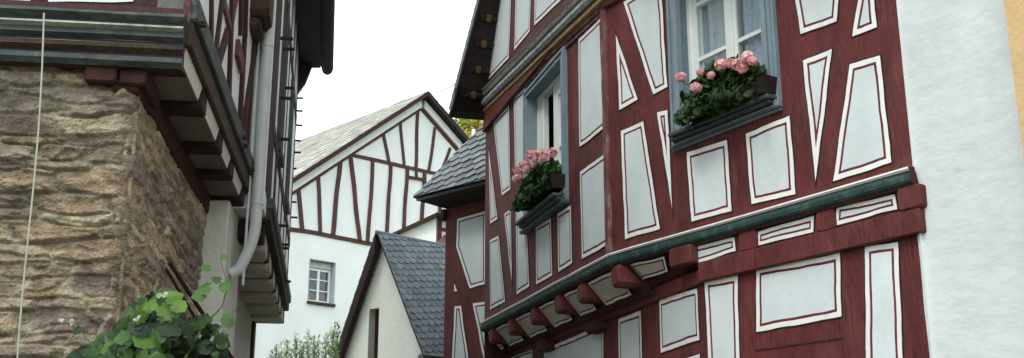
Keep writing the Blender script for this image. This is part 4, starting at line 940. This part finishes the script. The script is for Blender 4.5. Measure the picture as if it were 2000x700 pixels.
st.tube([V((hitfwd(600, 690, 13.2).x, 13.2, 0)), V((hitfwd(600, 690, 13.2).x, 13.2, 1.6))], .05, M['stem'], 8)
lf.build('leaves', T); st.build('stem', T)

# ---------------- ground, hill, woods
def struct(o): o['kind'] = 'structure'; return o
mb = MB(); mb.poly([V((x, y, 0)) for x, y in ((-500, -300), (500, -300), (500, 900), (-500, 900))], M['hillgrass']); struct(mb.build('ground'))
mb = MB(); c0 = [(-.2, -8), (.2, 0), (.2, 5), (-.7, 9), (-1.3, 14), (-2.6, 22)]; w_ = [2.4, 2.4, 2.2, 1.7, 1.6, 2.5]
for i in range(5):
    (x1, y1), (x2, y2) = c0[i], c0[i+1]; mb.poly([V((x1-w_[i], y1, .004)), V((x1+w_[i], y1, .004)), V((x2+w_[i+1], y2, .004)), V((x2-w_[i+1], y2, .004))], M['cobble'])
struct(mb.build('lane'))
def hz(x, y):
    t = max(0, min(1, (y-90)/110)); azr = x/max(y, 1); cap = 60+max(-8, min(60, (azr+.06)*160)); return cap*(t*t*(3-2*t))+3*noise.noise(V((x*.03, y*.03, 0)))
mb = MB(); pts = []; fs = []; nx, ny = 70, 30
for i in range(nx+1):
    for j in range(ny+1): x = -260+520*i/nx; y = 80+260*j/ny; pts.append(V((x, y, hz(x, y)-.5)))
for i in range(nx):
    for j in range(ny): a = i*(ny+1)+j; fs.append((a, a+ny+1, a+ny+2, a+1))
mb.add(pts, fs, M['hillgrass']); struct(mb.build('hill', smooth=True))
random.seed(21); lf = MB(); HC = [(.60, .55, .08), (.42, .46, .07), (.72, .62, .12), (.30, .38, .06), (.75, .68, .18)]
def crown(cx, cy, dens, R):
    cz = hz(cx, cy)+R*.6; base = random.choice(HC)
    for i in range(dens):
        v = V((random.gauss(0, 1), random.gauss(0, 1), random.gauss(0, 1))).normalized()*R*random.uniform(.55, 1.05); v.z *= .9
        v *= 1+.35*noise.noise(v*.6+V((cx, cy, 0)))
        c = V((cx, cy, cz))+v; n = (v.normalized()+V((random.uniform(-.6, .6), random.uniform(-.6, .6), random.uniform(-.4, .8)))).normalized(); a = n.cross(V((.1, .3, 1))).normalized(); b = n.cross(a); s_ = R*random.uniform(.08, .17)
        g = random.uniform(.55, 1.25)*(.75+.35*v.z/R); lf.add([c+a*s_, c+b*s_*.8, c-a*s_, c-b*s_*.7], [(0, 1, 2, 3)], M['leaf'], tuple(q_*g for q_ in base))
for k in range(260):
    y = random.uniform(105, 215); x = y*random.uniform(-.085, .02); crown(x, y, 130, random.uniform(2.0, 3.6))
for k in range(260):
    y = random.uniform(110, 215); x = y*random.uniform(-.9, .7); crown(x, y, 28, random.uniform(3, 5))
o = lf.build('woodland'); o['kind'] = 'stuff'; o['label'] = 'yellow green sunlit woodland covering the steep hill'; o['category'] = 'woodland'

# ---------------- camera, light
cam = bpy.data.cameras.new('camera'); co = bpy.data.objects.new('camera', cam); COL.objects.link(co); co.location = CAM; co.rotation_euler = (math.pi/2+TH, 0, 0)
cam.sensor_width = 36; cam.lens = 36*F/2000; cam.clip_end = 2000; S.camera = co
w = bpy.data.worlds.new('World'); S.world = w; w.use_nodes = True; N = w.node_tree.nodes; L = w.node_tree.links
sk = N.new('ShaderNodeTexSky'); sk.sky_type = 'NISHITA'; sk.sun_disc = False; sk.sun_elevation = math.radians(48); sk.sun_rotation = math.radians(215); sk.air_density = 1; sk.dust_density = 3
bg = N['Background']; bg.inputs[1].default_value = .06; L.new(sk.outputs[0], bg.inputs[0])
b2 = N.new('ShaderNodeBackground'); b2.inputs[0].default_value = (.93, .99, 1, 1); b2.inputs[1].default_value = 1.7
ad = N.new('ShaderNodeAddShader'); L.new(bg.outputs[0], ad.inputs[0]); L.new(b2.outputs[0], ad.inputs[1]); L.new(ad.outputs[0], N['World Output'].inputs[0])
sn = bpy.data.lights.new('sun', 'SUN'); sn.energy = 1.2; sn.angle = math.radians(14); sn.color = (1, .96, .88); so = bpy.data.objects.new('sun', sn); COL.objects.link(so)
az = math.radians(215); el = math.radians(48); dv = V((math.sin(az)*math.cos(el), math.cos(az)*math.cos(el), math.sin(el)))
so.rotation_euler = dv.to_track_quat('Z', 'Y').to_euler(); so.location = (0, -5, 30)
S.view_settings.view_transform = 'Standard'; S.view_settings.look = 'None'; S.view_settings.exposure = 0
